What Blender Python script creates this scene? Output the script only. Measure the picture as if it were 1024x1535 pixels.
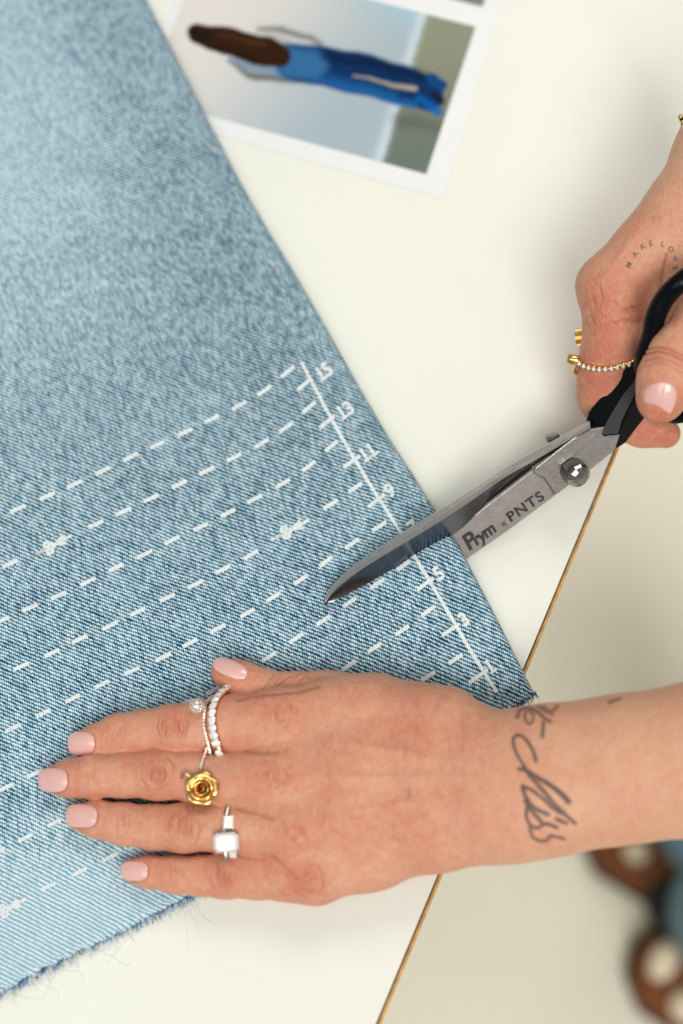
import bpy, bmesh, math, random
import numpy as np
from mathutils import Vector, Matrix
from mathutils.bvhtree import BVHTree

random.seed(7)
rng = np.random.default_rng(7)
sc = bpy.context.scene
for o in list(bpy.data.objects):
    bpy.data.objects.remove(o)

# ------------------------------------------------------------------ camera
D, TH, FPX = 0.56, math.radians(20), 50 / 36 * 1535
CAM = Vector((0, -D * math.sin(TH), D * math.cos(TH)))
FWD = Vector((0, math.sin(TH), -math.cos(TH)))
UPV = Vector((0, math.cos(TH), math.sin(TH)))
RGT = Vector((1, 0, 0))
cd = bpy.data.cameras.new('camera')
cam = bpy.data.objects.new('camera', cd)
sc.collection.objects.link(cam)
cam.location = CAM
cam.rotation_euler = (TH, 0, 0)
cd.sensor_fit = 'VERTICAL'
cd.sensor_height = 36
cd.sensor_width = 24
cd.lens = 50
cd.clip_start = 0.02
cd.clip_end = 50
cd.dof.use_dof = True
cd.dof.focus_distance = 0.532
cd.dof.aperture_fstop = 3.4
sc.camera = cam
sc.render.resolution_x = 683
sc.render.resolution_y = 1024

# ------------------------------------------------------------------ light
world = bpy.data.worlds.new('World')
sc.world = world
world.use_nodes = True
bg = world.node_tree.nodes['Background']
bg.inputs[0].default_value = (1.0, 0.98, 0.94, 1)
bg.inputs[1].default_value = 0.28


def area(name, loc, target, size, power, col):
    l = bpy.data.lights.new(name, 'AREA')
    l.shape = 'RECTANGLE'
    l.size, l.size_y = size
    l.energy = power
    l.color = col
    o = bpy.data.objects.new(name, l)
    sc.collection.objects.link(o)
    o.location = loc
    o.rotation_euler = (Vector(target) - Vector(loc)).to_track_quat('-Z', 'Y').to_euler()
    return o


area('window_light', (0.7, 2.5, 3.1), (0, 0, 0), (1.9, 1.6), 45, (1.0, 0.975, 0.925))
area('left_fill', (-1.6, -1.4, 2.8), (0, -0.1, 0), (1.7, 1.7), 22, (0.97, 0.99, 1.0))  # added fill from the lower left to whiten the table, source unseen
area('floor_fill', (0.5, -2.2, 3.2), (0.2, -0.2, -0.3), (1.8, 1.8), 100, (1.0, 0.99, 0.975))  # fill added to brighten the floor and the hands, no known lamp
sc.view_settings.view_transform = 'Standard'
sc.view_settings.look = 'None'
sc.view_settings.exposure = 0.0
sc.view_settings.gamma = 1.0


# ------------------------------------------------------------------ helpers
def raydir(px, py):
    return FWD + RGT * ((px - 512) / FPX) + UPV * ((767.5 - py) / FPX)


def P(px, py, z=0.0):
    """the point at height z (metres) seen at this place of the photograph"""
    d = raydir(px, py)
    return CAM + d * ((z - CAM.z) / d.z)


def depth(p):
    return (Vector(p) - CAM).dot(FWD)


def R(r, p):
    return r * depth(p) / FPX


class Plane:
    def __init__(s, a, b, c):
        s.a, s.b, s.c = P(*a), P(*b), P(*c)
        s.n = (s.b - s.a).cross(s.c - s.a).normalized()
        if s.n.z < 0:
            s.n = -s.n

    def at(s, px, py, off=0.0):
        d = raydir(px, py)
        t = (s.a + s.n * off - CAM).dot(s.n) / d.dot(s.n)
        return CAM + d * t


def finish(o, mat=None, smooth=True):
    sc.collection.objects.link(o)
    if mat:
        o.data.materials.append(mat)
    if smooth and o.type == 'MESH' and len(o.data.polygons):
        o.data.polygons.foreach_set('use_smooth', [True] * len(o.data.polygons))
    return o


def attach(o, parent):
    if parent is not None:
        o.parent = parent
        off = Vector((0, 0, 0))
        q = parent
        while q is not None:
            off += q.location
            q = q.parent
        o.matrix_parent_inverse = Matrix.Translation(-off)


def mesh(name, verts, faces, mat=None, parent=None, smooth=True):
    me = bpy.data.meshes.new(name)
    me.from_pydata([tuple(v) for v in verts], [], faces)
    me.update()
    o = bpy.data.objects.new(name, me)
    finish(o, mat, smooth)
    attach(o, parent)
    return o


def bm_obj(name, bm, mat=None, parent=None, smooth=True):
    me = bpy.data.meshes.new(name)
    bm.to_mesh(me)
    bm.free()
    o = bpy.data.objects.new(name, me)
    finish(o, mat, smooth)
    attach(o, parent)
    return o


def tag(o, label, cat, group=None, kind=None):
    if label:
        o['label'] = label
    if cat:
        o['category'] = cat
    if group:
        o['group'] = group
    if kind:
        o['kind'] = kind
    return o


def thing(name, loc, label, cat, group=None):
    o = bpy.data.objects.new(name, None)
    sc.collection.objects.link(o)
    o.empty_display_size = 0.01
    o.location = loc
    return tag(o, label, cat, group)


def catmull(pts, n):
    pts = [np.array(p, float) for p in pts]
    pts = [2 * pts[0] - pts[1]] + pts + [2 * pts[-1] - pts[-2]]
    out = []
    for i in range(1, len(pts) - 2):
        p0, p1, p2, p3 = pts[i - 1:i + 3]
        for k in range(n):
            t = k / n
            out.append(0.5 * ((2 * p1) + (-p0 + p2) * t + (2 * p0 - 5 * p1 + 4 * p2 - p3) * t * t + (-p0 + 3 * p1 - 3 * p2 + p3) * t ** 3))
    out.append(pts[-2])
    return out


def tube(path, rad, seg=10, closed=False, flat=None):
    """verts, faces of a tube along path; rad number or list"""
    path = [Vector(p) for p in path]
    n = len(path)
    if not hasattr(rad, '__len__'):
        rad = [rad] * n
    V, F = [], []
    prev = None
    for i, p in enumerate(path):
        a = path[(i - 1) % n] if (closed or i > 0) else p
        b = path[(i + 1) % n] if (closed or i < n - 1) else p
        t = (b - a).normalized()
        if prev is None:
            h = Vector((0, 0, 1)) if abs(t.z) < 0.9 else Vector((1, 0, 0))
            u = t.cross(h).normalized()
        else:
            u = (prev - t * prev.dot(t)).normalized()
        prev = u
        w = t.cross(u)
        for k in range(seg):
            an = 2 * math.pi * k / seg
            V.append(p + (u * math.cos(an) + w * math.sin(an)) * rad[i])
    for i in range(n if closed else n - 1):
        j = (i + 1) % n
        for k in range(seg):
            l = (k + 1) % seg
            F.append((i * seg + k, i * seg + l, j * seg + l, j * seg + k))
    if not closed:
        F.append(tuple(range(seg - 1, -1, -1)))
        F.append(tuple((n - 1) * seg + k for k in range(seg)))
    return V, F


class Bag:
    def __init__(s):
        s.V, s.F = [], []

    def add(s, vf):
        b = len(s.V)
        s.V += list(vf[0])
        s.F += [tuple(b + i for i in f) for f in vf[1]]

    def build(s, name, mat, parent=None, smooth=True):
        return mesh(name, s.V, s.F, mat, parent, smooth)


# ------------------------------------------------------------------ materials
class NT:
    def __init__(s, name):
        s.m = bpy.data.materials.new(name)
        s.m.use_nodes = True
        s.t = s.m.node_tree
        s.b = s.t.nodes['Principled BSDF']

    def node(s, typ, **kw):
        n = s.t.nodes.new(typ)
        for k, v in kw.items():
            setattr(n, k, v)
        return n

    def put(s, sock, v):
        if isinstance(v, bpy.types.NodeSocket):
            s.t.links.new(v, sock)
        elif v is not None:
            if hasattr(sock.default_value, '__len__') and not hasattr(v, '__len__'):
                v = (v,) * len(sock.default_value)
            if hasattr(sock.default_value, '__len__') and len(sock.default_value) == 4 and len(v) == 3:
                v = (*v, 1)
            sock.default_value = v

    def M(s, op, a, b=None, c=None, clamp=False):
        n = s.node('ShaderNodeMath', operation=op, use_clamp=clamp)
        for i, v in enumerate((a, b, c)):
            if v is not None:
                s.put(n.inputs[i], v)
        return n.outputs[0]

    def mix(s, f, a, b, typ='MIX'):
        n = s.node('ShaderNodeMix', data_type='RGBA', blend_type=typ)
        s.put(n.inputs[0], f)
        s.put(n.inputs[6], a)
        s.put(n.inputs[7], b)
        return n.outputs[2]

    def ramp(s, v, a, b, lo=0.0, hi=1.0, smooth=True):
        n = s.node('ShaderNodeMapRange', interpolation_type='SMOOTHSTEP' if smooth else 'LINEAR')
        s.put(n.inputs[0], v)
        for i, x in enumerate((a, b, lo, hi)):
            s.put(n.inputs[i + 1], x)
        return n.outputs[0]

    def noise(s, vec, scale, detail=2, rough=0.5, dist=0.0):
        n = s.node('ShaderNodeTexNoise')
        s.put(n.inputs['Vector'], vec)
        s.put(n.inputs['Scale'], scale)
        s.put(n.inputs['Detail'], detail)
        s.put(n.inputs['Roughness'], rough)
        s.put(n.inputs['Distortion'], dist)
        return n.outputs[0]

    def attr(s, name):
        return s.node('ShaderNodeAttribute', attribute_name=name)

    def obj(s):
        return s.node('ShaderNodeTexCoord').outputs['Object']

    def comb(s, x, y, z=0.0):
        n = s.node('ShaderNodeCombineXYZ')
        s.put(n.inputs[0], x)
        s.put(n.inputs[1], y)
        s.put(n.inputs[2], z)
        return n.outputs[0]

    def bump(s, h, strength, dist, normal=None):
        n = s.node('ShaderNodeBump')
        s.put(n.inputs['Height'], h)
        n.inputs['Strength'].default_value = strength
        n.inputs['Distance'].default_value = dist
        if normal is not None:
            s.put(n.inputs['Normal'], normal)
        return n.outputs[0]

    def set(s, **kw):
        for k, v in kw.items():
            s.put(s.b.inputs[k.replace('_', ' ')], v)
        return s.m


def lin(r, g, b):
    f = lambda c: (c / 255 / 12.92) if c / 255 <= 0.04045 else ((c / 255 + 0.055) / 1.055) ** 2.4
    return (f(r), f(g), f(b))


def simple(name, col, rough=0.5, metal=0.0, var=0.0, scale=200, bump=0.0, **kw):
    n = NT(name)
    v = n.noise(n.obj(), scale, 3)
    c = n.mix(n.ramp(v, 0.3, 0.7), tuple(x * (1 - var) for x in col), tuple(min(1, x * (1 + var)) for x in col))
    n.set(Base_Color=c, Roughness=rough, Metallic=metal, **kw)
    if bump:
        n.set(Normal=n.bump(v, bump, 0.0005))
    return n.m


def denim_material():
    n = NT('denim')
    uv = n.node('ShaderNodeUVMap', uv_map='weave').outputs[0]
    sp = n.node('ShaderNodeSeparateXYZ')
    n.put(sp.inputs[0], uv)
    u0, v0 = sp.outputs[0], sp.outputs[1]          # centimetres
    wob = n.noise(uv, 1.1, 2)
    wob2 = n.noise(uv, 6.0, 1)
    u = n.M('ADD', u0, n.M('MULTIPLY', n.M('SUBTRACT', wob, 0.5), 0.10))
    v = n.M('ADD', v0, n.M('MULTIPLY', n.M('SUBTRACT', wob2, 0.5), 0.05))
    PU, PV = 0.0575, 0.213
    ui = n.M('DIVIDE', u, PU)
    i = n.M('FLOOR', ui)
    q = n.M('SUBTRACT', n.M('DIVIDE', v, PV), n.M('DIVIDE', i, 3.0))
    j = n.M('FLOOR', q)
    ph = n.M('SUBTRACT', q, j)
    d = n.M('MULTIPLY', n.M('ABSOLUTE', n.M('SUBTRACT', ph, 0.5)), 2.0)     # 0 middle of the blue float
    wn = n.node('ShaderNodeTexWhiteNoise', noise_dimensions='2D')
    n.put(wn.inputs['Vector'], n.comb(i, j))
    n1 = wn.outputs[0]
    streak = n.noise(n.comb(n.M('MULTIPLY', u, 14.0), n.M('MULTIPLY', v, 1.2)), 1.0, 2)
    blot = n.noise(uv, 5.5, 3, 0.7)
    big = n.noise(uv, 0.45, 3, 0.55)
    fade = n.M('ADD', n.M('MULTIPLY', n.M('SUBTRACT', big, 0.5), 0.5), n.M('MULTIPLY', n.M('SUBTRACT', blot, 0.5), 0.9))
    fade = n.M('ADD', fade, n.M('MULTIPLY', n.M('SUBTRACT', streak, 0.5), 0.6))
    fade = n.M('ADD', fade, n.M('MULTIPLY', n.M('SUBTRACT', n1, 0.5), 0.75))
    # paler towards the hem at the left and up the leg
    wa = n.attr('paleness').outputs['Fac']
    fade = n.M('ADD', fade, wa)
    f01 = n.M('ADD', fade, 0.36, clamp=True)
    ind = n.mix(f01, lin(0, 50, 82), lin(86, 158, 192))
    thr = n.M('SUBTRACT', 0.66, n.M('MULTIPLY', f01, 0.26))
    w = n.ramp(d, n.M('SUBTRACT', thr, 0.09), n.M('ADD', thr, 0.09))
    weft = n.mix(n.M('ADD', n.M('MULTIPLY', n1, 0.55), n.M('MULTIPLY', f01, 0.55), clamp=True), lin(166, 204, 212), lin(240, 248, 244))
    gap = n.M('ABSOLUTE', n.M('SUBTRACT', n.M('SUBTRACT', ui, i), 0.5))
    gapd = n.ramp(gap, 0.34, 0.5, 1.0, 0.70)
    col = n.mix(n.M('MULTIPLY', w, 0.93), ind, weft)
    col = n.mix(1.0, col, n.comb(gapd, gapd, gapd), 'MULTIPLY')
    h = n.M('MULTIPLY', n.M('SUBTRACT', 1.0, n.M('MULTIPLY', w, 0.75)), gapd)
    nb = n.bump(h, 0.55, 0.0005)
    n.set(Base_Color=col, Roughness=0.93, Specular_IOR_Level=0.05, Normal=nb)
    return n.m


def skin_material(name, base, red, sss=0.0016):
    n = NT(name)
    co = n.obj()
    r = n.attr('red').outputs['Fac']
    cr = n.attr('crease').outputs['Fac']
    ink = n.attr('ink').outputs['Fac']
    big = n.noise(co, 60, 3, 0.6)
    fine = n.noise(co, 420, 3, 0.6)
    vor = n.node('ShaderNodeTexVoronoi')
    n.put(vor.inputs['Vector'], co)
    vor.inputs['Scale'].default_value = 1500
    st = n.node('ShaderNodeMapping')
    n.put(st.inputs[0], co)
    st.inputs['Scale'].default_value = (1500, 420, 700)
    lines = n.noise(st.outputs[0], 1.0, 3, 0.6, 0.4)
    rr = n.M('ADD', r, n.M('MULTIPLY', n.M('SUBTRACT', big, 0.5), 1.15))
    rr = n.M('ADD', rr, n.M('MULTIPLY', n.M('SUBTRACT', fine, 0.5), 0.9), clamp=True)
    c = n.mix(rr, base, red)
    yel = n.noise(co, 230, 3, 0.6, 0.3)
    c = n.mix(n.ramp(yel, 0.48, 0.72, 0.0, 0.38), c, lin(214, 174, 126))
    c = n.mix(n.M('MULTIPLY', cr, 0.78, clamp=True), c, lin(158, 82, 60))
    c = n.mix(n.M('MULTIPLY', ink, 0.86, clamp=True), c, lin(54, 50, 54))
    h = n.M('ADD', n.M('MULTIPLY', vor.outputs['Distance'], 0.5), n.M('MULTIPLY', lines, 1.1))
    h = n.M('ADD', h, n.M('MULTIPLY', fine, 0.6))
    n.set(Base_Color=c, Roughness=0.46, Specular_IOR_Level=0.38, Normal=n.bump(h, 0.9, 0.00035),
          Subsurface_Weight=0.22, Subsurface_Radius=(1.0, 0.35, 0.2), Subsurface_Scale=sss)
    return n.m


def steel(name, col, rough, sx=1.0):
    n = NT(name)
    co = n.obj()
    mp = n.node('ShaderNodeMapping')
    n.put(mp.inputs[0], co)
    mp.inputs['Rotation'].default_value = (0, 0, math.radians(-33))
    mp.inputs['Scale'].default_value = (160, 2200, 800)
    a = n.noise(mp.outputs[0], 1.0, 3, 0.6)
    b = n.noise(co, 260, 4, 0.7)
    sp = n.noise(co, 1700, 1, 0.5)
    c = n.mix(n.ramp(b, 0.3, 0.75), tuple(x * 0.91 for x in col), tuple(x * 1.06 for x in col))
    c = n.mix(n.ramp(sp, 0.70, 0.76), c, tuple(x * 0.35 for x in col))
    n.set(Base_Color=c, Metallic=1.0, Roughness=n.ramp(a, 0.2, 0.8, rough * 0.8, rough * 1.25),
          Normal=n.bump(a, 0.12, 0.0002))
    return n.m


MAT = {}
MAT['denim'] = denim_material()
MAT['print_white'] = simple('white_print_ink', lin(228, 236, 234), 0.9, 0, 0.10, 2600, 0.7)
_m = MAT['print_white']
_t = _m.node_tree
_n = _t.nodes.new('ShaderNodeTexNoise')
_n.inputs['Scale'].default_value = 1500
_n.inputs['Detail'].default_value = 3
_c = _t.nodes.new('ShaderNodeTexCoord')
_t.links.new(_c.outputs['Object'], _n.inputs['Vector'])
_r = _t.nodes.new('ShaderNodeMapRange')
_t.links.new(_n.outputs[0], _r.inputs[0])
_r.inputs[1].default_value, _r.inputs[2].default_value = 0.30, 0.42
_r.inputs[3].default_value, _r.inputs[4].default_value = 0.45, 1.0
_t.links.new(_r.outputs[0], _t.nodes['Principled BSDF'].inputs['Alpha'])
MAT['fray'] = simple('indigo_thread', lin(66, 124, 172), 0.9, 0, 0.5, 900)
MAT['fray_pale'] = simple('pale_thread', lin(240, 242, 238), 0.9, 0, 0.05, 900)
MAT['skin'] = skin_material('skin', lin(221, 170, 139), lin(203, 122, 97), 0.0012)
MAT['nail'] = simple('polished_nail', lin(236, 186, 176), 0.16, 0, 0.03, 150, Coat_Weight=0.6,
                     Coat_Roughness=0.08, Subsurface_Weight=0.2, Subsurface_Scale=0.001)
MAT['nail_tip'] = simple('nail_free_edge', lin(240, 205, 190), 0.2, 0, 0.03, 150)
MAT['gold'] = simple('gold', (0.86, 0.56, 0.20), 0.20, 1.0, 0.10, 500)
MAT['rose_gold'] = simple('rose_gold', (0.84, 0.56, 0.36), 0.22, 1.0, 0.10, 500)
MAT['silver'] = simple('silver_metal', (0.62, 0.57, 0.52), 0.22, 1.0, 0.10, 500)
MAT['gem'] = simple('clear_stone', (0.97, 0.97, 0.97), 0.02, 0.30, 0.02, 900)
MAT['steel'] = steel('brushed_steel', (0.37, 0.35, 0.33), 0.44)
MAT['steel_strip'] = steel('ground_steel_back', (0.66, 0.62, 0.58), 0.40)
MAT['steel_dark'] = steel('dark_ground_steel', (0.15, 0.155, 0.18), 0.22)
MAT['steel_shade'] = simple('painted_shade_steel', (0.03, 0.03, 0.032), 0.45, 0.6, 0.2, 500)  # near-black: the shade between the blades is put into the colour
MAT['screw'] = steel('worn_screw_steel', (0.36, 0.33, 0.31), 0.22)
MAT['black'] = simple('glossy_black_plastic', (0.003, 0.0035, 0.005), 0.2, 0, 0.2, 300, 0.05, Specular_IOR_Level=0.12)
MAT['satin'] = simple('satin_black_plastic', (0.022, 0.022, 0.024), 0.5, 0, 0.1, 300, 0.05)
MAT['etch'] = simple('etched_black_lettering', (0.025, 0.024, 0.026), 0.6, 0, 0.2, 800)
MAT['ink'] = simple('tattoo_ink', lin(112, 88, 80), 0.6, 0, 0.15, 900)


def table_material():
    n = NT('table_laminate')
    co = n.obj()
    a = n.noise(co, 14, 3)
    b = n.noise(co, 900, 2)
    c = n.mix(n.ramp(a, 0.3, 0.7), lin(230, 231, 219), lin(234, 235, 223))
    n.set(Base_Color=c, Roughness=n.ramp(b, 0.2, 0.8, 0.34, 0.44), Specular_IOR_Level=0.4, Normal=n.bump(b, 0.05, 0.0001))
    return n.m


MAT['table'] = table_material()
MAT['edge_wood'] = simple('golden_ply_edge', lin(196, 146, 72), 0.5, 0, 0.2, 300)
MAT['edge_dark'] = simple('dark_glue_line', lin(52, 36, 30), 0.7, 0, 0.2, 300)
MAT['floor'] = simple('cream_floor', lin(243, 236, 215), 0.35, 0, 0.03, 3)
MAT['paper'] = simple('photo_paper', lin(228, 230, 228), 0.35, 0, 0.01, 100)

# ------------------------------------------------------------------ floor and table
FZ = -0.76
mesh('floor', [(-4, -4, FZ), (4, -4, FZ), (4, 4, FZ), (-4, 4, FZ)], [(0, 1, 2, 3)], MAT['floor'])['kind'] = 'structure'
e0, e1 = P(568, 1535, 0), P(922, 680, 0)
ed = (e1 - e0).normalized()
en = Vector((ed.y, -ed.x, 0))                       # outwards, to the right
tb = thing('table', (0.0 - 0.3, 0, 0), 'white laminate work table with a thin golden plywood edge, under the jeans', 'table')


def slab(name, o0, o1, z0, z1, mat, a=e0 - ed * 0.45, b=e1 + ed * 0.55):
    pts = [a + en * o0, b + en * o0, b + en * o1, a + en * o1]
    V = [Vector((p.x, p.y, z)) for z in (z0, z1) for p in pts]
    F = [(0, 1, 2, 3), (7, 6, 5, 4), (0, 4, 5, 1), (1, 5, 6, 2), (2, 6, 7, 3), (3, 7, 4, 0)]
    o = mesh(name, V, F, mat, tb, False)
    bm = bmesh.new()
    bm.from_mesh(o.data)
    bmesh.ops.recalc_face_normals(bm, faces=bm.faces)
    bm.to_mesh(o.data)
    bm.free()
    return o


slab('tabletop', -1.1, -0.0010, -0.024, 0.0, MAT['table'])
slab('glue_line', -0.0010, -0.0004, -0.024, -0.0003, MAT['edge_dark'])
slab('edge_band', -0.0004, 0.0007, -0.024, -0.0006, MAT['edge_wood'])

# ------------------------------------------------------------------ jeans leg
RF = 0.0033
fold_px = [(801, 1041), (783, 1003), (760, 960), (736, 910), (708, 856), (655, 767), (589, 668), (545, 592), (506, 522), (450, 424), (385, 318), (312, 181), (269, 94),
           (219, 0), (160, -118), (122, -190)]
hem_px = [(801, 1041), (730, 1085), (642, 1138), (510, 1216), (390, 1284), (280, 1346), (130, 1420), (0, 1488), (-110, 1540), (-260, 1612), (-520, 1740)]
fold = catmull([P(x, y, RF) for x, y in fold_px], 6)
hem = catmull([P(x, y, RF) for x, y in hem_px], 6)


def resample(pl, step, smooth=6):
    pl = np.array(pl)
    L = np.r_[0, np.cumsum(np.linalg.norm(np.diff(pl, axis=0), axis=1))]
    s = np.arange(0, L[-1], step)
    q = np.stack([np.interp(s, L, pl[:, k]) for k in range(3)], 1)
    for _ in range(smooth):
        q[1:-1] = (q[:-2] + 2 * q[1:-1] + q[2:]) / 4
    return s, q


ts, FO = resample(fold, 0.0022, 60)
ss, HE = resample(hem, 0.0026)
HE = HE - HE[0]


def vnoise(x, y, seed, scale):
    r = np.random.default_rng(seed)
    out = 0
    for k in range(7):
        a = r.uniform(0, 2 * np.pi)
        f = scale * r.uniform(0.6, 1.6)
        out = out + np.sin((x * np.cos(a) + y * np.sin(a)) * f + r.uniform(0, 6.28))
    return out / 4.0


# cross-section: bottom layer, rolled fold, top layer
prof = []                                          # (side distance, height factor, layer)
for s in ss[::-1]:
    if s > RF:
        prof.append((s, -1))
for k in range(13):
    a = -math.pi / 2 + math.pi * k / 12
    prof.append((RF * (1 - math.cos(a)), 2 + math.sin(a)))
for s in ss:
    if s > RF:
        prof.append((s, 0))
c0, c1 = P(700, 812, 0), P(560, 880, 0)


def sstep(x, a, b):
    t = np.clip((x - a) / (b - a), 0, 1)
    return t * t * (3 - 2 * t)


def top_height(s, x, y, tv=None):
    low = 0.0031
    h = low + (2 * RF - low) * (1 - sstep(s, 0.006, 0.07))
    h = h + 0.0005 * vnoise(x, y, 3, 110) * sstep(s, 0.004, 0.02) + 0.00022 * vnoise(x, y, 5, 420) * sstep(s, 0.003, 0.01)
    # a soft swelling over the lower blade inside the leg
    ax, ay = c1.x - c0.x, c1.y - c0.y
    L2 = ax * ax + ay * ay
    t = np.clip(((x - c0.x) * ax + (y - c0.y) * ay) / L2, 0, 1)
    dd = np.hypot(x - c0.x - t * ax, y - c0.y - t * ay)
    h = h + 0.0046 * np.exp(-(dd / 0.010) ** 2) * (1 - 0.7 * t) * sstep(s, 0.0, 0.004)
    return h


nt, npf = len(ts), len(prof)
V = np.zeros((nt, npf, 3))
U = np.zeros((nt, npf, 2))
hx = np.interp
roll = RF * math.pi
for j, (s, lay) in enumerate(prof):
    hp = np.array([np.interp(s, ss, HE[:, k]) for k in range(3)])
    V[:, j, :2] = FO[:, :2] + hp[:2]
    x, y = V[:, j, 0], V[:, j, 1]
    if lay == -1:
        V[:, j, 2] = 0.0004
        U[:, j, 0] = -(s - RF) - roll / 2
    elif lay == 0:
        V[:, j, 2] = top_height(s, x, y)
        U[:, j, 0] = (s - RF) + roll / 2
    else:
        ang = math.asin(max(-1, min(1, lay - 2)))
        top = top_height(RF, x, y)
        V[:, j, 2] = 0.0004 + (top - 0.0004) * (1 + math.sin(ang)) / 2
        U[:, j, 0] = RF * ang
    U[:, j, 1] = ts
# soft unevenness of the fold silhouette
wob = 0.0006 * np.sin(ts * 190 + 1) + 0.0005 * np.sin(ts * 70)
V[:, :, 0] += wob[:, None] * 0.12
# uneven cut edge at the hem
for j in range(npf):
    x = U[0, j, 0]
    jag = 0.0006 * math.sin(x * 900) + 0.0005 * math.sin(x * 2300 + 2) + random.uniform(-0.0003, 0.0003)
    V[0, j, 1] += jag
U *= 100
faces = []
for i in range(nt - 1):
    b = i * npf
    for j in range(npf - 1):
        faces.append((b + j, b + npf + j, b + npf + j + 1, b + j + 1))
jl = thing('jeans_leg', P(500, 700, 0), 'washed light blue denim trouser leg with white printed cutting lines and a raw hem', 'jeans')
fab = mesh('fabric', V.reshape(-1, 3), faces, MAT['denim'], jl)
fab.data.update()
bm = bmesh.new()
bm.from_mesh(fab.data)
bmesh.ops.recalc_face_normals(bm, faces=bm.faces)
bm.faces.ensure_lookup_table()
mid = bm.faces[(nt // 2) * (npf - 1) + npf - 10]
if mid.normal.z < 0:
    bmesh.ops.reverse_faces(bm, faces=bm.faces)
bm.to_mesh(fab.data)
bm.free()
uvl = fab.data.uv_layers.new(name='weave')
vi = np.zeros(len(fab.data.loops), int)
fab.data.loops.foreach_get('vertex_index', vi)
uvl.data.foreach_set('uv', U.reshape(-1, 2)[vi].ravel())
paleness = np.zeros((nt, npf))
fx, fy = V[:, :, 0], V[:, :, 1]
paleness += 0.62 * sstep(ts, 0.17, 0.34)[:, None] * sstep(U[:, :, 0] / 100, 0.0, 0.10)
paleness += 1.3 * (1 - sstep(ts, 0.0, 0.065))[:, None] * sstep(U[:, :, 0] / 100, 0.10, 0.22)
paleness += 0.10 * sstep(U[:, :, 0] / 100, 0.05, 0.2)
paleness -= 0.08 * np.exp(-((U[:, :, 0] / 100 - 0.03) / 0.02) ** 2) * sstep(ts, 0.08, 0.14)[:, None] * (1 - sstep(ts, 0.26, 0.33))[:, None]
wa = fab.data.attributes.new('paleness', 'FLOAT', 'POINT')
wa.data.foreach_set('value', paleness.ravel().astype(np.float32))
sm = fab.modifiers.new('thickness', 'SOLIDIFY')
sm.thickness = 0.0011
sm.offset = -1
tree_denim = BVHTree.FromPolygons([tuple(v) for v in V.reshape(-1, 3)], faces)


def drape(tree, px, py, off, fallback=0.004):
    d = raydir(px, py).normalized()
    h = tree.ray_cast(CAM, d)
    if h[0] is None:
        return P(px, py, fallback)
    n = h[1]
    if n.dot(d) > 0:
        n = -n
    return h[0] + n * off


def strip_print(pts, w, off=0.00022, step=4.0, jit=0.35):
    """a draped band along a pixel polyline, pieces: verts, faces"""
    q = []
    for a, b in zip(pts[:-1], pts[1:]):
        L = math.dist(a, b)
        k = max(1, int(L / step))
        for i in range(k):
            q.append((a[0] + (b[0] - a[0]) * i / k, a[1] + (b[1] - a[1]) * i / k))
    q.append(pts[-1])
    Vv, Ff = [], []
    for i, p in enumerate(q):
        a, b = q[max(0, i - 1)], q[min(len(q) - 1, i + 1)]
        L = math.dist(a, b) or 1
        nx, ny = -(b[1] - a[1]) / L, (b[0] - a[0]) / L
        for k in (-1, 0, 1):
            e = w / 2 * k + (random.uniform(-jit, jit) if k else 0)
            Vv.append(drape(tree_denim, p[0] + nx * e, p[1] + ny * e, off))
    for i in range(len(q) - 1):
        for k in (0, 1):
            Ff.append((3 * i + k, 3 * i + 3 + k, 3 * i + 4 + k, 3 * i + 1 + k))
    return Vv, Ff


lines = [
    [(431, 558), (396, 586), (359, 608), (318, 628), (278, 648), (236, 667), (196, 685), (154, 706), (112, 726), (71, 744), (27, 763)],
    [(463, 611), (429, 641), (392, 665), (351, 686), (310, 706), (269, 726), (227, 747), (185, 767), (144, 786), None, (15, 845)],
    [(497, 669), (463, 699), (424, 725), (382, 748), (342, 769), (301, 790), (258, 810), (217, 831), (174, 851), (132, 872), (88, 893), (45, 911), (3, 930)],
    [(533, 731), (496, 756), None, (376, 832), (334, 854), (293, 876), (251, 896), (207, 917), (165, 938), (120, 958), (78, 979), (32, 999)],
    [(569, 789), (528, 815), (489, 842), (451, 869), (410, 895), (371, 919), (327, 942), (285, 964), (245, 985), (198, 1006), (153, 1026), (109, 1047), (65, 1069), (20, 1091)],
    [(605, 848), (566, 875), (524, 903), (485, 930), (444, 957), (403, 985), (361, 1010), (320, 1035), (278, 1054), (236, 1072), (194, 1093), (150, 1114), (105, 1137), (52, 1160), (8, 1181)],
    [(642, 916), (603, 945), (562, 971), (523, 998), (484, 1022), (444, 1045), (350, 1095), (260, 1142), (170, 1188), (126, 1211), (82, 1233), (39, 1256), (-3, 1277)],
    [(683, 988), (642, 1014), (600, 1040), (560, 1065), (400, 1158), (250, 1240), (205, 1265), (165, 1285), (119, 1307), (72, 1329), (-8, 1368)],
]
for ln in lines:
    pts = [p for p in ln if p]
    for i, p in enumerate(pts):
        bag = Bag()
        a, b = pts[max(0, i - 1)], pts[min(len(pts) - 1, i + 1)]
        L = math.dist(a, b)
        dx, dy = (b[0] - a[0]) / L, (b[1] - a[1]) / L
        hl = 12.5
        bag.add(strip_print([(p[0] - dx * hl, p[1] - dy * hl), (p[0] + dx * hl, p[1] + dy * hl)], 6.0))
        bag.build('printed_dash', MAT['print_white'], jl)
bag = Bag()
bag.add(strip_print([(452, 543), (487, 610), (525, 678), (562, 738), (600, 797), (636, 858), (676, 925), (711, 985), (745, 1038)], 5.2))
bag.build('printed_measuring_line', MAT['print_white'], jl)
bag = Bag()
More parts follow.
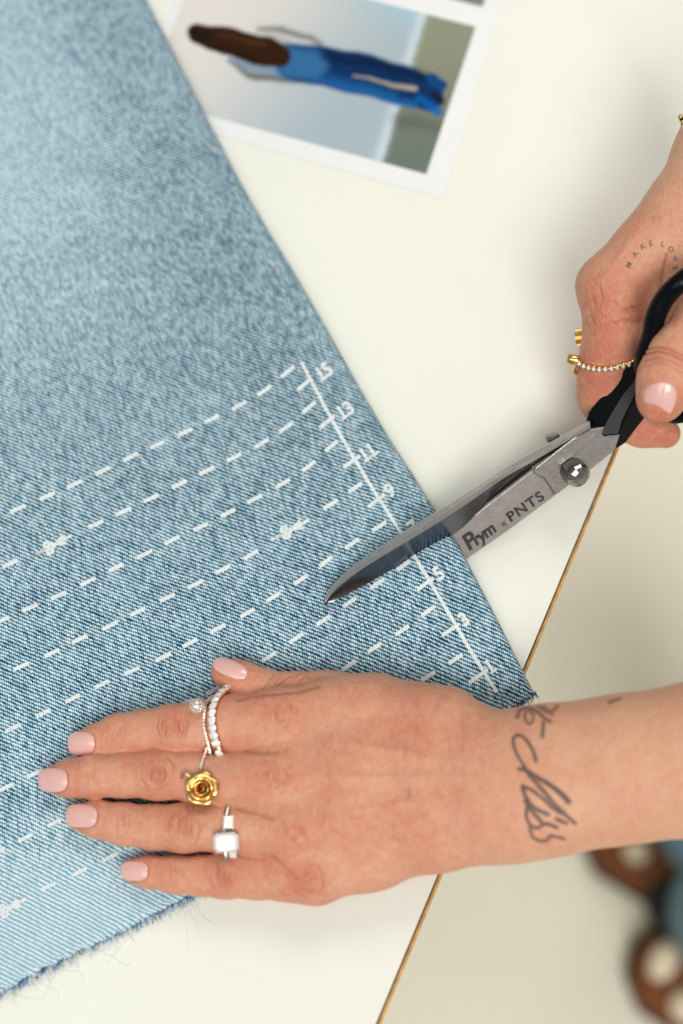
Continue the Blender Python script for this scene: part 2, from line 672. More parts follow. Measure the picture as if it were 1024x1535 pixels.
for a, b in [((446, 585), (466, 569)), ((479, 642), (501, 624)), ((515, 701), (540, 683)), ((552, 760), (577, 741)), ((590, 822), (614, 803)), ((626, 884), (650, 866)),
             ((663, 953), (689, 935)), ((703, 1024), (731, 1004))]:
    bag = Bag()
    bag.add(strip_print([a, b], 5.8))
    bag.build('printed_tick', MAT['print_white'], jl)


def scissor_icon(cx, cy):
    """small cut-here pair of scissors printed on the line"""
    ax, ay = math.cos(math.radians(-27)), math.sin(math.radians(-27))
    def L(x, y):
        return (cx + ax * x - ay * y * 1.0, cy + ay * x + ax * y)
    bag = Bag()
    for k in (-1, 1):
        bag.add(strip_print([L(-34 + 3, 0), L(-12, 0)], 4.6, 0.00024))
        ring_ = [L(-8 + 4.6 * math.cos(t), k * 5.4 + 3.2 * math.sin(t)) for t in np.linspace(0, 2 * math.pi, 13)]
        bag.add(strip_print(ring_, 5.0, 0.00026 + 0.00002 * k, 3))
        bag.add(strip_print([L(-6, k * 5), L(6, -k * 1.0), L(20, -k * 5.5)], 4.8, 0.0003 + 0.00002 * k, 4))
    bag.add(strip_print([L(4, 0), L(32, -1)], 4.6, 0.00036))
    return bag.build('printed_scissors_symbol', MAT['print_white'], jl)


scissor_icon(435, 795)
scissor_icon(80, 818)
scissor_icon(12, 1362)


def text_mesh(s, bold=0.0, space=1.0):
    cu = bpy.data.curves.new('t', 'FONT')
    cu.body = s
    cu.size = 1
    cu.offset = bold
    cu.space_character = space
    cu.align_x = 'CENTER'
    ob = bpy.data.objects.new('t', cu)
    sc.collection.objects.link(ob)
    bpy.context.view_layer.update()
    me = bpy.data.meshes.new_from_object(ob.evaluated_get(bpy.context.evaluated_depsgraph_get()))
    bpy.data.objects.remove(ob)
    bm = bmesh.new()
    bm.from_mesh(me)
    for _ in range(3):
        bmesh.ops.triangulate(bm, faces=bm.faces)
        le = [e for e in bm.edges if e.calc_length() > 0.14]
        if le:
            bmesh.ops.subdivide_edges(bm, edges=le, cuts=1)
    bmesh.ops.triangulate(bm, faces=bm.faces)
    ys = [v.co.y for v in bm.verts]
    ymid = 0.36
    Vv = [(v.co.x, v.co.y - ymid) for v in bm.verts]
    bm.verts.index_update()
    Ff = [tuple(v.index for v in f.verts) for f in bm.faces]
    bm.free()
    return Vv, Ff


def place_text(s, cx, cy, ang, size, mapper, bold=0.0, xs=1.0, space=1.0, shear=0.0):
    """size: px of the em; ang: reading direction, degrees anticlockwise in the picture"""
    Vv, Ff = text_mesh(s, bold, space)
    ca, sa = math.cos(math.radians(ang)), math.sin(math.radians(ang))
    out = []
    for x, y in Vv:
        x = x * size * xs + y * size * shear
        y *= size
        out.append(mapper(cx + x * ca - y * sa, cy - x * sa - y * ca))
    return out, Ff


dm = lambda x, y: drape(tree_denim, x, y, 0.0004)
for s, x, y in [('15', 485, 557), ('13', 517, 615), ('11', 551, 678), ('9', 584, 735), ('7', 619, 790), ('5', 657, 859), ('3', 695, 928), ('1', 734, 999)]:
    vf = place_text(s, x, y, 36, 29, dm, 0.042, 0.92, 0.95)
    bag = Bag()
    bag.add(vf)
    if '1' in s:                                   # this typeface's 1 stands on a foot
        ca, sa = math.cos(math.radians(36)), math.sin(math.radians(36))
        for q in range(len(s)):
            if s[q] == '1':
                ox = 0 if len(s) == 1 else (q - 0.5) * 14.5
                bx, by = ox + 1, -9.3
                A = (x + (bx - 6) * ca - by * sa, y - (bx - 6) * sa - by * ca)
                B = (x + (bx + 6) * ca - by * sa, y - (bx + 6) * sa - by * ca)
                bag.add(strip_print([A, B], 4.2, 0.00046))
    bag.build('printed_number', MAT['print_white'], jl)

# frayed cut edge
fr, frp = Bag(), Bag()
hp = np.array([HE[k] + FO[0] for k in range(len(ss))])
for k in range(2600):
    i = random.randrange(0, len(ss) - 1)
    f = random.random()
    p = Vector(hp[i] * (1 - f) + hp[i + 1] * f)
    hz = float(top_height(np.array(ss[i]), np.array(p.x), np.array(p.y)))
    p.z = random.uniform(0.0008, hz)
    p += Vector((0.3, 1, 0)) * 0.0007
    dirn = Vector((random.gauss(0.35, 0.55), random.gauss(-1, 0.3), 0)).normalized()
    L = random.uniform(0.0010, 0.0031)
    pale = random.random() < 0.48
    if pale:
        L *= random.uniform(0.8, 2.2)
    m = p + dirn * L * 0.5 + Vector((0, 0, random.uniform(-0.0003, 0.0005)))
    e = p + dirn * L + Vector((random.uniform(-1, 1), random.uniform(-1, 1), 0)) * L * 0.25
    e.z = max(0.0003, p.z - random.uniform(0, 0.0015))
    (frp if pale else fr).add(tube([p, m, e], [0.00019, 0.00016, 0.00009] if not pale else [0.00012, 0.0001, 0.00006], 4))
o = fr.build('blue_frayed_edge', MAT['fray'], jl)
o['kind'] = 'stuff'
for k in range(14):
    x = random.uniform(-5, 330)
    y0 = 1488 - x * 0.515
    p = P(x, y0, 0.0012)
    path = [p]
    a = random.gauss(math.radians(-85), 0.6)
    for q in range(7):
        a += random.gauss(0, 0.35)
        p = p + Vector((math.cos(a), math.sin(a), 0)) * random.uniform(0.0010, 0.0032)
        p.z = 0.0003
        path.append(p)
    frp.add(tube(path, 0.000055, 4))
o = frp.build('pale_frayed_threads', MAT['fray_pale'], jl)
o['kind'] = 'stuff'
# fuzz along the fold
fz = Bag()
for k in range(900):
    i = random.randrange(0, len(ts) - 1)
    a = random.uniform(-0.3, 1.3)
    p = Vector(FO[i]) + Vector((-RF * (1 - math.cos(a)), 0, RF * math.sin(a)))
    dn = Vector((math.cos(a), random.gauss(0, 0.8), math.sin(a) + random.gauss(0, 0.3))).normalized()
    L = random.uniform(0.0005, 0.0014)
    fz.add(tube([p - dn * 0.0004, p + dn * L * 0.5, p + dn * L + Vector((0, random.gauss(0, 0.0003), 0))], [0.00004, 0.00004, 0.00002], 3))
o = fz.build('denim_fuzz', MAT['fray_pale'], jl)
o['kind'] = 'stuff'


# ------------------------------------------------------------------ printed photographs
def quad_at(q, a, b):
    return q[0] * (1 - a) * (1 - b) + q[1] * a * (1 - b) + q[2] * a * b + q[3] * (1 - a) * b


ph = thing('photo_sheet', P(600, 150, 0), 'white paper sheet with printed photographs, tucked under the denim at the top', 'photo print')
pq = [P(x, y, 0.0004) for x, y in [(205, 168), (664, 298), (789, -125), (333, -235)]]
pv = []
for (a, b) in [(0, 0), (1, 0), (1, 1), (0, 1)]:
    pv.append(quad_at(pq, a, b))
Vt = pv + [p - Vector((0, 0, 0.0003)) for p in pv]
mesh('paper', Vt, [(0, 1, 2, 3), (7, 6, 5, 4), (0, 4, 5, 1), (1, 5, 6, 2), (2, 6, 7, 3), (3, 7, 4, 0)], MAT['paper'], ph, False)


def color_picture(name, quad_px, fn, nx=230, ny=110):
    q = [np.array(P(x, y, 0.00052)) for x, y in quad_px]
    a, b = np.meshgrid(np.linspace(0, 1, nx), np.linspace(0, 1, ny))
    a, b = a.ravel(), b.ravel()
    Pw = (q[0][None] * ((1 - a) * (1 - b))[:, None] + q[1][None] * (a * (1 - b))[:, None] + q[2][None] * (a * b)[:, None] + q[3][None] * ((1 - a) * b)[:, None])
    # pixel position in the photograph, to draw the picture's content
    rel = Pw - np.array(CAM)
    dz = rel @ np.array(FWD)
    X = 512 + FPX * rel[:, 0] / dz
    Y = 767.5 - FPX * (rel @ np.array(UPV)) / dz
    col = fn(X, Y) ** 1.2
    F = [(j * nx + i, j * nx + i + 1, (j + 1) * nx + i + 1, (j + 1) * nx + i) for j in range(ny - 1) for i in range(nx - 1)]
    n = NT(name + '_ink')
    n.set(Base_Color=n.attr('Col').outputs['Color'], Roughness=0.7, Specular_IOR_Level=0.08)
    o = mesh(name, Pw, F, n.m, ph, False)
    at = o.data.color_attributes.new('Col', 'FLOAT_COLOR', 'POINT')
    at.data.foreach_set('color', np.c_[col, np.ones(len(col))].astype(np.float32).ravel())
    return o


def seg_d(X, Y, pts):
    best = np.full(X.shape, 1e9)
    w = np.zeros(X.shape)
    for (x0, y0, r0), (x1, y1, r1) in zip(pts[:-1], pts[1:]):
        dx, dy = x1 - x0, y1 - y0
        t = np.clip(((X - x0) * dx + (Y - y0) * dy) / (dx * dx + dy * dy), 0, 1)
        d = np.hypot(X - x0 - t * dx, Y - y0 - t * dy) - (r0 + t * (r1 - r0))
        best = np.minimum(best, d)
    return best


def pic_main(X, Y):
    L = lambda *c: np.array(lin(*c))[None]
    X = X + 0.4 * np.sin(Y * .31 + X * .07)
    Y = Y + 1.2 * np.sin(X * .09 + 2) + 0.25 * np.sin(X * .21 + Y * .2)
    t = sstep(X + Y * 0.9, 330, 700)[:, None]
    c = L(226, 222, 216) * (1 - t) + L(176, 192, 200) * t
    t2 = sstep(Y, -10, 60)[:, None] * sstep(X, 380, 560)[:, None]
    c = c * (1 - 0.1 * t2) + L(205, 208, 204) * 0.1 * t2
    g = sstep(-Y * 1.0 + X * 0.55, 260, 340)[:, None]
    c = c * (1 - g) + L(176, 206, 216) * g
    dl = X - (645 - (Y) * 0.30)                    # bright skirting line
    fl = sstep(dl, -2, 4)[:, None]
    tt = sstep(Y, 40, 240)[:, None]
    flo = L(158, 160, 140) * (1 - tt) + L(126, 138, 128) * tt
    c = c * (1 - fl) + flo * fl
    l1 = np.exp(-((dl + 6) / 8) ** 2)[:, None]
    c = c * (1 - l1) + L(205, 218, 224) * l1
    def lay(c, pts, col, soft=4, k=1.0):
        m = (1 - sstep(seg_d(X, Y, pts), -soft / 2, soft / 2))[:, None] * k
        return c * (1 - m) + L(*col) * m
    c = lay(c, [(600, 180, 12), (655, 190, 8)], (100, 104, 90), 24, .5)
    c = lay(c, [(352, 98, 3), (375, 112, 6), (425, 120, 5), (450, 118, 4)], (72, 78, 86), 10, .75)
    c = lay(c, [(388, 43, 3), (425, 46, 5), (465, 56, 4), (480, 66, 3)], (92, 90, 92), 10, .7)
    c = lay(c, [(400, 58, 8), (430, 62, 5)], (196, 190, 184), 4)
    c = lay(c, [(345, 92, 5), (420, 108, 7)], (120, 150, 172), 5, .8)
    c = lay(c, [(440, 92, 28), (530, 108, 31), (600, 126, 29), (640, 141, 25)], (18, 72, 122), 8)
    fold_ = 0.5 + 0.5 * np.sin((Y - 0.30 * X) * 0.42 + 2.2 * np.sin(X * 0.045) + 0.8 * np.sin(X * .13))
    body = (1 - sstep(seg_d(X, Y, [(440, 92, 27), (530, 108, 30), (600, 126, 28), (640, 141, 24)]), -3, 2))[:, None]
    c = c * (1 - body * 0.55 * fold_[:, None]) + L(10, 46, 86) * body * 0.55 * fold_[:, None]
    c = lay(c, [(434, 92, 24), (470, 98, 22)], (74, 136, 182), 18, .75)
    c = lay(c, [(490, 84, 9), (560, 96, 9), (640, 118, 8)], (12, 44, 82), 14, .75)
    c = lay(c, [(500, 118, 6), (590, 142, 6)], (40, 112, 168), 12, .6)
    c = lay(c, [(470, 118, 4), (560, 142, 5), (620, 158, 6)], (40, 120, 182), 7, .7)
    c = lay(c, [(530, 113, 1.2), (590, 127, 3.0), (622, 134, 4)], (188, 178, 160), 5, .9)
    c = lay(c, [(628, 148, 5), (655, 165, 8)], (16, 112, 186), 8, .8)
    c = lay(c, [(648, 118, 9), (662, 127, 8)], (24, 86, 138), 6)
    c = lay(c, [(652, 140, 5), (662, 152, 5)], (30, 34, 40), 7, .8)
    c = lay(c, [(296, 50, 15), (340, 62, 21), (400, 78, 22), (418, 84, 18)], (72, 42, 24), 5)
    c = lay(c, [(288, 48, 5), (310, 56, 8)], (38, 30, 28), 10, .8)
    c = lay(c, [(320, 68, 4), (380, 88, 6)], (54, 34, 24), 8, .7)
    c = lay(c, [(330, 52, 3), (395, 66, 4)], (120, 78, 48), 8, .5)
    st_ = (1 - sstep(seg_d(X, Y, [(296, 50, 13), (340, 62, 19), (400, 78, 20), (418, 84, 16)]), -4, 2)) * (0.5 + 0.5 * np.sin((Y - X * .26) * .9 + np.sin(X * .08) * 2))
    c = c * (1 - 0.45 * st_[:, None]) + L(34, 24, 20) * 0.45 * st_[:, None]
    return c


def pic_flat(a, b):
    def f(X, Y):
        t = sstep(X, 240, 720)[:, None]
        return np.array(lin(*a))[None] * (1 - t) + np.array(lin(*b))[None] * t
    return f


color_picture('printed_fashion_photo', [(219, 148), (639, 261), (713, 40), (300, -66)], pic_main, 330, 170)
color_picture('printed_photo_above', [(312, -93), (723, 10), (770, -115), (350, -220)], pic_flat((204, 206, 202), (140, 150, 142)), 40, 12)


# ------------------------------------------------------------------ hands: distance-field modelling
class SDF:
    def __init__(s, lo, hi, h):
        s.lo, s.h = np.array(lo, np.float32), h
        s.n = [int(math.ceil((hi[k] - lo[k]) / h)) + 1 for k in range(3)]
        s.ax = [(lo[k] + h * np.arange(s.n[k])).astype(np.float32) for k in range(3)]

    def new(s):
        return np.full(s.n, 0.05, np.float32)

    def cone(s, a, b, ra, rb, flat=1.0, up=(0, 0, 1), margin=0.009):
        a, b = np.array(a, np.float32), np.array(b, np.float32)
        up = np.array(up, np.float32)
        up = up / np.linalg.norm(up)
        r = max(ra, rb) + margin
        sl = []
        for k in range(3):
            i0 = int((min(a[k], b[k]) - r - s.lo[k]) / s.h)
            i1 = int((max(a[k], b[k]) + r - s.lo[k]) / s.h) + 2
            i0, i1 = max(0, i0), min(s.n[k], i1)
            if i1 <= i0:
                return None
            sl.append(slice(i0, i1))
        X = s.ax[0][sl[0]][:, None, None] - a[0]
        Y = s.ax[1][sl[1]][None, :, None] - a[1]
        Z = s.ax[2][sl[2]][None, None, :] - a[2]
        d = b - a
        L2 = float(d @ d) or 1e-9
        t = np.clip((X * d[0] + Y * d[1] + Z * d[2]) / L2, 0, 1)
        x, y, z = X - t * d[0], Y - t * d[1], Z - t * d[2]
        if flat != 1.0:
            q = (x * up[0] + y * up[1] + z * up[2]) * (1 / flat - 1)
            x, y, z = x + q * up[0], y + q * up[1], z + q * up[2]
        dist = np.sqrt(x * x + y * y + z * z) - (ra + t * (rb - ra))
        return tuple(sl), dist

    @staticmethod
    def smin(a, b, k):
        h = np.clip(0.5 + 0.5 * (b - a) / k, 0, 1)
        return b + (a - b) * h - k * h * (1 - h)

    def add(s, F, c, k):
        if c is None:
            return
        sl, d = c
        F[sl] = s.smin(F[sl], d, k)

    def chain(s, F, pts, k, flat=1.0, up=(0, 0, 1)):
        for p, q in zip(pts[:-1], pts[1:]):
            fl = flat
            s.add(F, s.cone(p[0], q[0], p[1], q[1], fl, up), k)

    def nets(s, F):
        ins = F < 0
        n = s.n
        c = np.zeros([m - 1 for m in n], np.uint8)
        for i in (0, 1):
            for j in (0, 1):
                for k in (0, 1):
                    c += ins[i:n[0] - 1 + i, j:n[1] - 1 + j, k:n[2] - 1 + k]
        act = np.argwhere((c > 0) & (c < 8))
        idx = np.full(c.shape, -1, np.int32)
        idx[tuple(act.T)] = np.arange(len(act))
        cor = np.array([(i, j, k) for i in (0, 1) for j in (0, 1) for k in (0, 1)])
        val = np.stack([F[act[:, 0] + o[0], act[:, 1] + o[1], act[:, 2] + o[2]] for o in cor], 1)
        acc = np.zeros((len(act), 3))
        cnt = np.zeros(len(act))
        for p in range(8):
            for q in range(p + 1, 8):
                if np.abs(cor[p] - cor[q]).sum() != 1:
                    continue
                m = (val[:, p] < 0) != (val[:, q] < 0)
                t = val[m, p] / (val[m, p] - val[m, q])
                acc[m] += cor[p][None] + t[:, None] * (cor[q] - cor[p])[None]
                cnt[m] += 1
        V = s.lo[None] + (act + acc / cnt[:, None]) * s.h
        Q = []
        for ax in range(3):
            o1, o2 = [(1, 2), (2, 0), (0, 1)][ax]
            sa = [slice(None)] * 3
            sb = [slice(None)] * 3
            sa[ax], sb[ax] = slice(0, n[ax] - 1), slice(1, n[ax])
            A, B = ins[tuple(sa)], ins[tuple(sb)]
            e = np.argwhere(A != B)
            ok = (e[:, o1] > 0) & (e[:, o2] > 0) & (e[:, o1] < n[o1] - 1) & (e[:, o2] < n[o2] - 1)
            e = e[ok]
            flip = ~A[tuple(e.T)]
            def g(da, db):
                f = e.copy()
                f[:, o1] -= da
                f[:, o2] -= db
                return idx[tuple(f.T)]
            q = np.stack([g(1, 1), g(0, 1), g(0, 0), g(1, 0)], 1)
            q[flip] = q[flip][:, ::-1]
            Q.append(q)
        Q = np.concatenate(Q)
        Q = Q[(Q >= 0).all(1)]
        E = np.concatenate([Q[:, [0, 1]], Q[:, [1, 2]], Q[:, [2, 3]], Q[:, [3, 0]]])
        for lam in (0.6, 0.6, 0.6, 0.5):
            S = np.zeros_like(V)
            N = np.bincount(E.ravel(), minlength=len(V)).astype(float)
            for k in range(3):
                S[:, k] = np.bincount(E[:, 0], V[E[:, 1], k], len(V)) + np.bincount(E[:, 1], V[E[:, 0], k], len(V))
            V = V + lam * (S / np.maximum(N, 1)[:, None] - V)
        return V, Q


def vert_normals(V, Q):
    n = np.cross(V[Q[:, 2]] - V[Q[:, 0]], V[Q[:, 3]] - V[Q[:, 1]])
    out = np.zeros_like(V)
    for k in range(3):
        for c in range(4):
            out[:, k] += np.bincount(Q[:, c], n[:, k], len(V))
    return out / np.maximum(np.linalg.norm(out, axis=1), 1e-12)[:, None]


def to_px(V):
    rel = V - np.array(CAM)[None]
    dz = rel @ np.array(FWD)
    return 512 + FPX * rel[:, 0] / dz, 767.5 - FPX * (rel @ np.array(UPV)) / dz


def C(px, py, zcm, rpx):
    p = P(px, py, zcm / 100)
    return (p, R(rpx, p))


def knuckle(X, Y, cx, cy, ang, a, b, rings=(0.5, 0.78, 1.05), central=(-9, -4, 0, 4, 10), w=1.3, seed=0, amp=1.0):
    """crease field of a finger joint; x runs along the finger"""
    r = np.random.default_rng(seed)
    ca, sa = math.cos(math.radians(ang)), math.sin(math.radians(ang))
    x = (X - cx) * ca + (Y - cy) * sa
    y = -(X - cx) * sa + (Y - cy) * ca
    ph_ = np.arctan2(y, x)
    out = np.zeros_like(x)
    wobx = 0.9 * np.sin(y * 0.33 + seed) + 0.7 * np.sin(y * 0.83 + 2 * seed)
    for k, rk in enumerate(rings):
        rk2 = rk * (1 + 0.06 * np.sin(3 * ph_ + k + seed) + 0.03 * np.sin(7 * ph_ + 2 * k + seed))
        rho = np.sqrt((x / a) ** 2 + (y / b) ** 2)
        side = np.abs(np.cos(ph_)) ** 1.7
        fadew = 0.55 + 0.45 * np.sin(2 * ph_ + r.uniform(0, 6))
        out += 1.25 * np.exp(-(((rho - rk2) * a) / w) ** 2) * side * fadew * r.uniform(0.6, 1.0)
    for c in central:
        ln_ = b * r.uniform(0.45, 0.8)
        off = r.uniform(-0.2, 0.2) * b
        out += np.exp(-((x - c - wobx * 1.3) / (w * 0.9)) ** 2) * np.exp(-((y - off) / ln_) ** 4) * r.uniform(0.5, 1.0)
    out = np.where(np.abs(y) < b * 1.5, out, 0)
    return out * amp


def wrinkle(X, Y, pts, w, amp=1.0):
    p = [(x, y, 0.0) for x, y in pts]
    return amp * np.exp(-(seg_d(X, Y, p) / w) ** 2)


def blob(X, Y, cx, cy, rx, ry, ang=0):
    ca, sa = math.cos(math.radians(ang)), math.sin(math.radians(ang))
    x = (X - cx) * ca + (Y - cy) * sa
    y = -(X - cx) * sa + (Y - cy) * ca
    return np.exp(-(x / rx) ** 2 - (y / ry) ** 2)


def build_skin(name, V, Q, red, crease, ink, mat, parent):
    o = mesh(name, V, [tuple(q) for q in Q.tolist()], mat, parent)
    for nm, a in (('red', red), ('crease', crease), ('ink', ink)):
        at = o.data.attributes.new(nm, 'FLOAT', 'POINT')
        at.data.foreach_set('value', np.clip(a, 0, 1).astype(np.float32))
    return o


# ---- flat hand
H = 0.00052
S = SDF((-0.130, -0.165, 0.0), (0.150, -0.045, 0.080), H)
palm = S.new()
K = 0.010
mcp_i, mcp_m, mcp_r, mcp_p = C(428, 1079, 1.75, 45), C(424, 1166, 1.85, 46), C(436, 1243, 1.75, 43), C(474, 1311, 1.45, 40)
S.chain(palm, [mcp_i, C(520, 1078, 1.95, 50), C(640, 1105, 2.2, 58), C(740, 1130, 2.7, 50)], K, 0.72)
S.chain(palm, [mcp_m, C(530, 1150, 2.35, 46), C(650, 1163, 2.55, 52), C(740, 1170, 2.8, 56)], K, 0.72)
S.chain(palm, [mcp_r, C(540, 1212, 2.15, 47), C(650, 1203, 2.4, 52), C(740, 1200, 2.8, 54)], K, 0.72)
S.chain(palm, [mcp_p, C(560, 1284, 1.6, 39), C(660, 1242, 2.1, 53), C(745, 1220, 2.7, 50)], K, 0.72)
S.chain(palm, [C(740, 1176, 2.85, 60), C(830, 1166, 3.3, 66), C(940, 1151, 3.95, 74), C(1060, 1138, 4.75, 80), C(1230, 1110, 5.8, 88)], 0.012, 0.85)
# forearm: two bones under one skin, and the ulna's head
S.chain(palm, [C(740, 1131, 2.7, 50), C(830, 1128, 3.2, 55), C(940, 1124, 3.8, 60), C(1060, 1110, 4.6, 68), C(1230, 1082, 5.6, 76)], 0.014, 0.85)
S.chain(palm, [C(745, 1219, 2.7, 51), C(830, 1204, 3.1, 57), C(940, 1177, 3.7, 62), C(1060, 1166, 4.5, 62), C(1230, 1140, 5.5, 70)], 0.014, 0.85)
S.add(palm, S.cone(*[C(768, 1238, 3.1, 38)[0], C(800, 1236, 3.25, 30)[0]], R(36, P(768, 1238, .03)), R(28, P(800, 1236, .03)), 0.8), 0.012)
# webs
S.add(palm, S.cone(C(408, 1128, 1.3, 26)[0], C(470, 1122, 1.6, 30)[0], 0.0060, 0.0085), 0.006)
S.add(palm, S.cone(C(425, 1206, 1.25, 26)[0], C(480, 1200, 1.6, 30)[0], 0.0055, 0.0085), 0.006)
S.add(palm, S.cone(C(440, 1282, 1.0, 22)[0], C(500, 1270, 1.4, 28)[0], 0.0055, 0.0080), 0.006)
hand = palm.copy()


def finger(pts, k_palm=0.006, flat=0.86, k_other=0.0008):
    f = S.new()
    S.chain(f, pts, 0.0028, flat)
    g = S.smin(palm, f, k_palm)
    m = palm < 0.045
    np.copyto(hand, S.smin(hand, g, k_other))


idx_pts = [C(123, 1114, .78, 19), C(146, 1110, .86, 24), C(178, 1101, 1.0, 30), C(215, 1097, 1.08, 31.5), C(258, 1093, 1.28, 36), C(300, 1090, 1.25, 37), C(350, 1085, 1.42, 42), mcp_i]
mid_pts = [C(80, 1168, .82, 20.5), C(105, 1167, .92, 27), C(138, 1164, 1.05, 31), C(185, 1162, 1.1, 32), C(237, 1161, 1.34, 36.5), C(290, 1164.5, 1.3, 35), C(350, 1170, 1.5, 40), mcp_m]
rng_pts = [C(118, 1224, .8, 20), C(145, 1228, .9, 26.5), C(185, 1235.5, 1.0, 30), C(230, 1240, 1.08, 32), C(276, 1241, 1.28, 35), C(330, 1240, 1.25, 34.5), C(385, 1243, 1.45, 37.5), mcp_r]
pky_pts = [C(198, 1305, .68, 17), C(222, 1307, .76, 22.5), C(262, 1311, .86, 26.5), C(300, 1313, .92, 28), C(337, 1313, 1.08, 32), C(385, 1314, 1.1, 32), C(430, 1314, 1.25, 35), mcp_p]
for fp in (idx_pts, mid_pts, rng_pts, pky_pts):
    finger(fp)
# thumb, lower than the palm, lying on the denim
th_pts = [C(338, 1008, .95, 22), C(362, 1020, .98, 27), C(395, 1033, 1.0, 27), C(440, 1040, 1.05, 30), C(490, 1049, 1.15, 33), C(560, 1066, 1.4, 44), C(660, 1100, 2.0, 64)]
f = S.new()
S.chain(f, th_pts, 0.004, 0.85)
tail = S.new()
S.chain(tail, th_pts[4:], 0.004, 0.85)
hand = S.smin(hand, f, 0.0016)
hand = S.smin(hand, tail, 0.010)
V1, Q1 = S.nets(hand)
del hand, palm, f, tail
N1 = vert_normals(V1, Q1)
X, Y = to_px(V1)
up1 = sstep(N1 @ -np.array(FWD), 0.05, 0.5)
cre = np.zeros(len(V1))
cre += knuckle(X, Y, 258, 1092, 4, 21, 31, seed=1)
cre += knuckle(X, Y, 237, 1162, 1, 23, 31, seed=2)
cre += knuckle(X, Y, 277, 1239, 3, 22, 31, seed=3)
cre += knuckle(X, Y, 335, 1313, 2, 18, 27, seed=4)
for (x, y, ang, b, sd) in [(177, 1102, 8, 22, 11), (139, 1165, 1, 24, 12), (184, 1233, 4, 23, 13), (263, 1311, 2, 19, 14)]:
    cre += knuckle(X, Y, x, y, ang, 8, b, rings=(), central=(-7, -1, 3, 9), w=1.3, seed=sd, amp=0.7)
# thumb creases and the fold where thumb meets palm
for k in range(6):
    x0 = 398 + 12 * k
    cre += wrinkle(X, Y, [(x0 - 4 + 5 * math.sin(k * 2.1), 1033 - k), (x0 + 4, 1022 - 2 * k % 5), (x0 + 13 + 4 * math.sin(k * 3.3), 1011 + k % 3)], 1.2 + .4 * (k % 2), (.65, .35, .7, .3, .5, .25)[k])
cre += wrinkle(X, Y, [(356, 1049), (385, 1042), (420, 1039), (450, 1036), (478, 1028)], 2.8, 0.62)
# folds running from the finger webs
cre += wrinkle(X, Y, [(415, 1127), (395, 1129), (368, 1126)], 3.4, 0.55)
cre += wrinkle(X, Y, [(408, 1284), (425, 1297), (438, 1310), (446, 1318)], 3.6, 0.5)
cre += wrinkle(X, Y, [(352, 1211), (380, 1218), (408, 1227)], 3.2, 0.5)
cre += wrinkle(X, Y, [(480, 1338), (486, 1326), (484, 1310), (478, 1298)], 1.8, 0.45)
# fine irregular wrinkles over the big knuckles and the wrist
r = np.random.default_rng(21)
for (cx, cy, rx, ry, n_) in [(425, 1068, 30, 26, 16), (415, 1166, 34, 26, 22), (440, 1245, 30, 24, 14), (466, 1320, 24, 20, 12)]:
    for k in range(n_):
        x0, y0 = cx + r.normal(0, rx * .5), cy + r.normal(0, ry * .5)
        a_ = math.atan2(y0 - cy, x0 - cx) + math.pi / 2 + r.normal(0, .35)
        L = r.uniform(4, 11)
        p = [(x0 - L * math.cos(a_), y0 - L * math.sin(a_)), (x0 + r.normal(0, 1), y0 + r.normal(0, 1)), (x0 + L * math.cos(a_), y0 + L * math.sin(a_))]
        cre += wrinkle(X, Y, p, 1.3, r.uniform(.12, .38))
for k in range(26):
    x0, y0 = r.uniform(585, 745), r.uniform(1060, 1270)
    L = r.uniform(12, 34)
    cre += wrinkle(X, Y, [(x0, y0 - L), (x0 + r.normal(0, 3), y0), (x0 + r.normal(0, 4), y0 + L)], 1.6, r.uniform(.05, .22))
for (x, y, a_, b_, ang) in [(121.5, 1114.5, 20, 17.5, 2), (79, 1169.5, 22, 18, 0), (122, 1223, 23.5, 17.5, 3), (201, 1305.5, 20.5, 15, 2)]:
    rho_ = (np.abs((X - x) / a_) ** 3 + np.abs((Y - y) / b_) ** 3) ** (1 / 3)
    cre += 0.55 * np.exp(-((rho_ - 1.05) / .07) ** 2) * (X > x - 5)
for k in range(150):                                # faint lines all over the back of the hand
    x0, y0 = r.uniform(440, 1010), r.uniform(1030, 1330)
    L = r.uniform(5, 16)
    a_ = math.radians(r.normal(95, 38))
    cre += wrinkle(X, Y, [(x0 - L * math.cos(a_), y0 - L * math.sin(a_)), (x0 + r.normal(0, 2), y0), (x0 + L * math.cos(a_), y0 + L * math.sin(a_))], 1.3, r.uniform(.03, .13))
cre = np.clip(cre, 0, 1.2) * up1
red = 0.30 * np.ones(len(V1))
for (x, y, rx, ry, k) in [(258, 1092, 26, 36, .45), (237, 1162, 28, 38, .45), (277, 1239, 26, 36, .42), (335, 1313, 24, 32, .42), (420, 1066, 34, 28, .5),
                          (415, 1166, 40, 32, .55), (440, 1246, 34, 30, .4), (466, 1324, 34, 30, .6), (340, 1012, 40, 30, .55), (110, 1112, 34, 30, .25), (75, 1168, 32, 30, .3),
                          (115, 1226, 32, 30, .3), (196, 1305, 30, 26, .3), (640, 1095, 110, 40, .15), (530, 1240, 80, 60, .18), (760, 1245, 34, 30, .2)]:
    red += 0.75 * k * blob(X, Y, x, y, rx, ry)
red += 0.16 * (1 - sstep(X, 620, 800))
red -= 0.12 * sstep(X, 700, 900)
ink = np.zeros(len(V1))


def tat(pts, w, w2=None, a=1.0):
    global ink
    w2 = w if w2 is None else w2
    w, w2 = w * 1.14, w2 * 1.14
    q = [(760 + x / 6.4, 1040 + y / 6.4) for x, y in pts]
    if len(q) > 2:
        q = [tuple(v) for v in catmull(q, 4)]
    m = len(q) - 1
    d = seg_d(X, Y, [(x, y, (w + (w2 - w) * i / m) / 2) for i, (x, y) in enumerate(q)])
    ink = np.maximum(ink, a * (1 - sstep(d, -1.1, 1.9)))


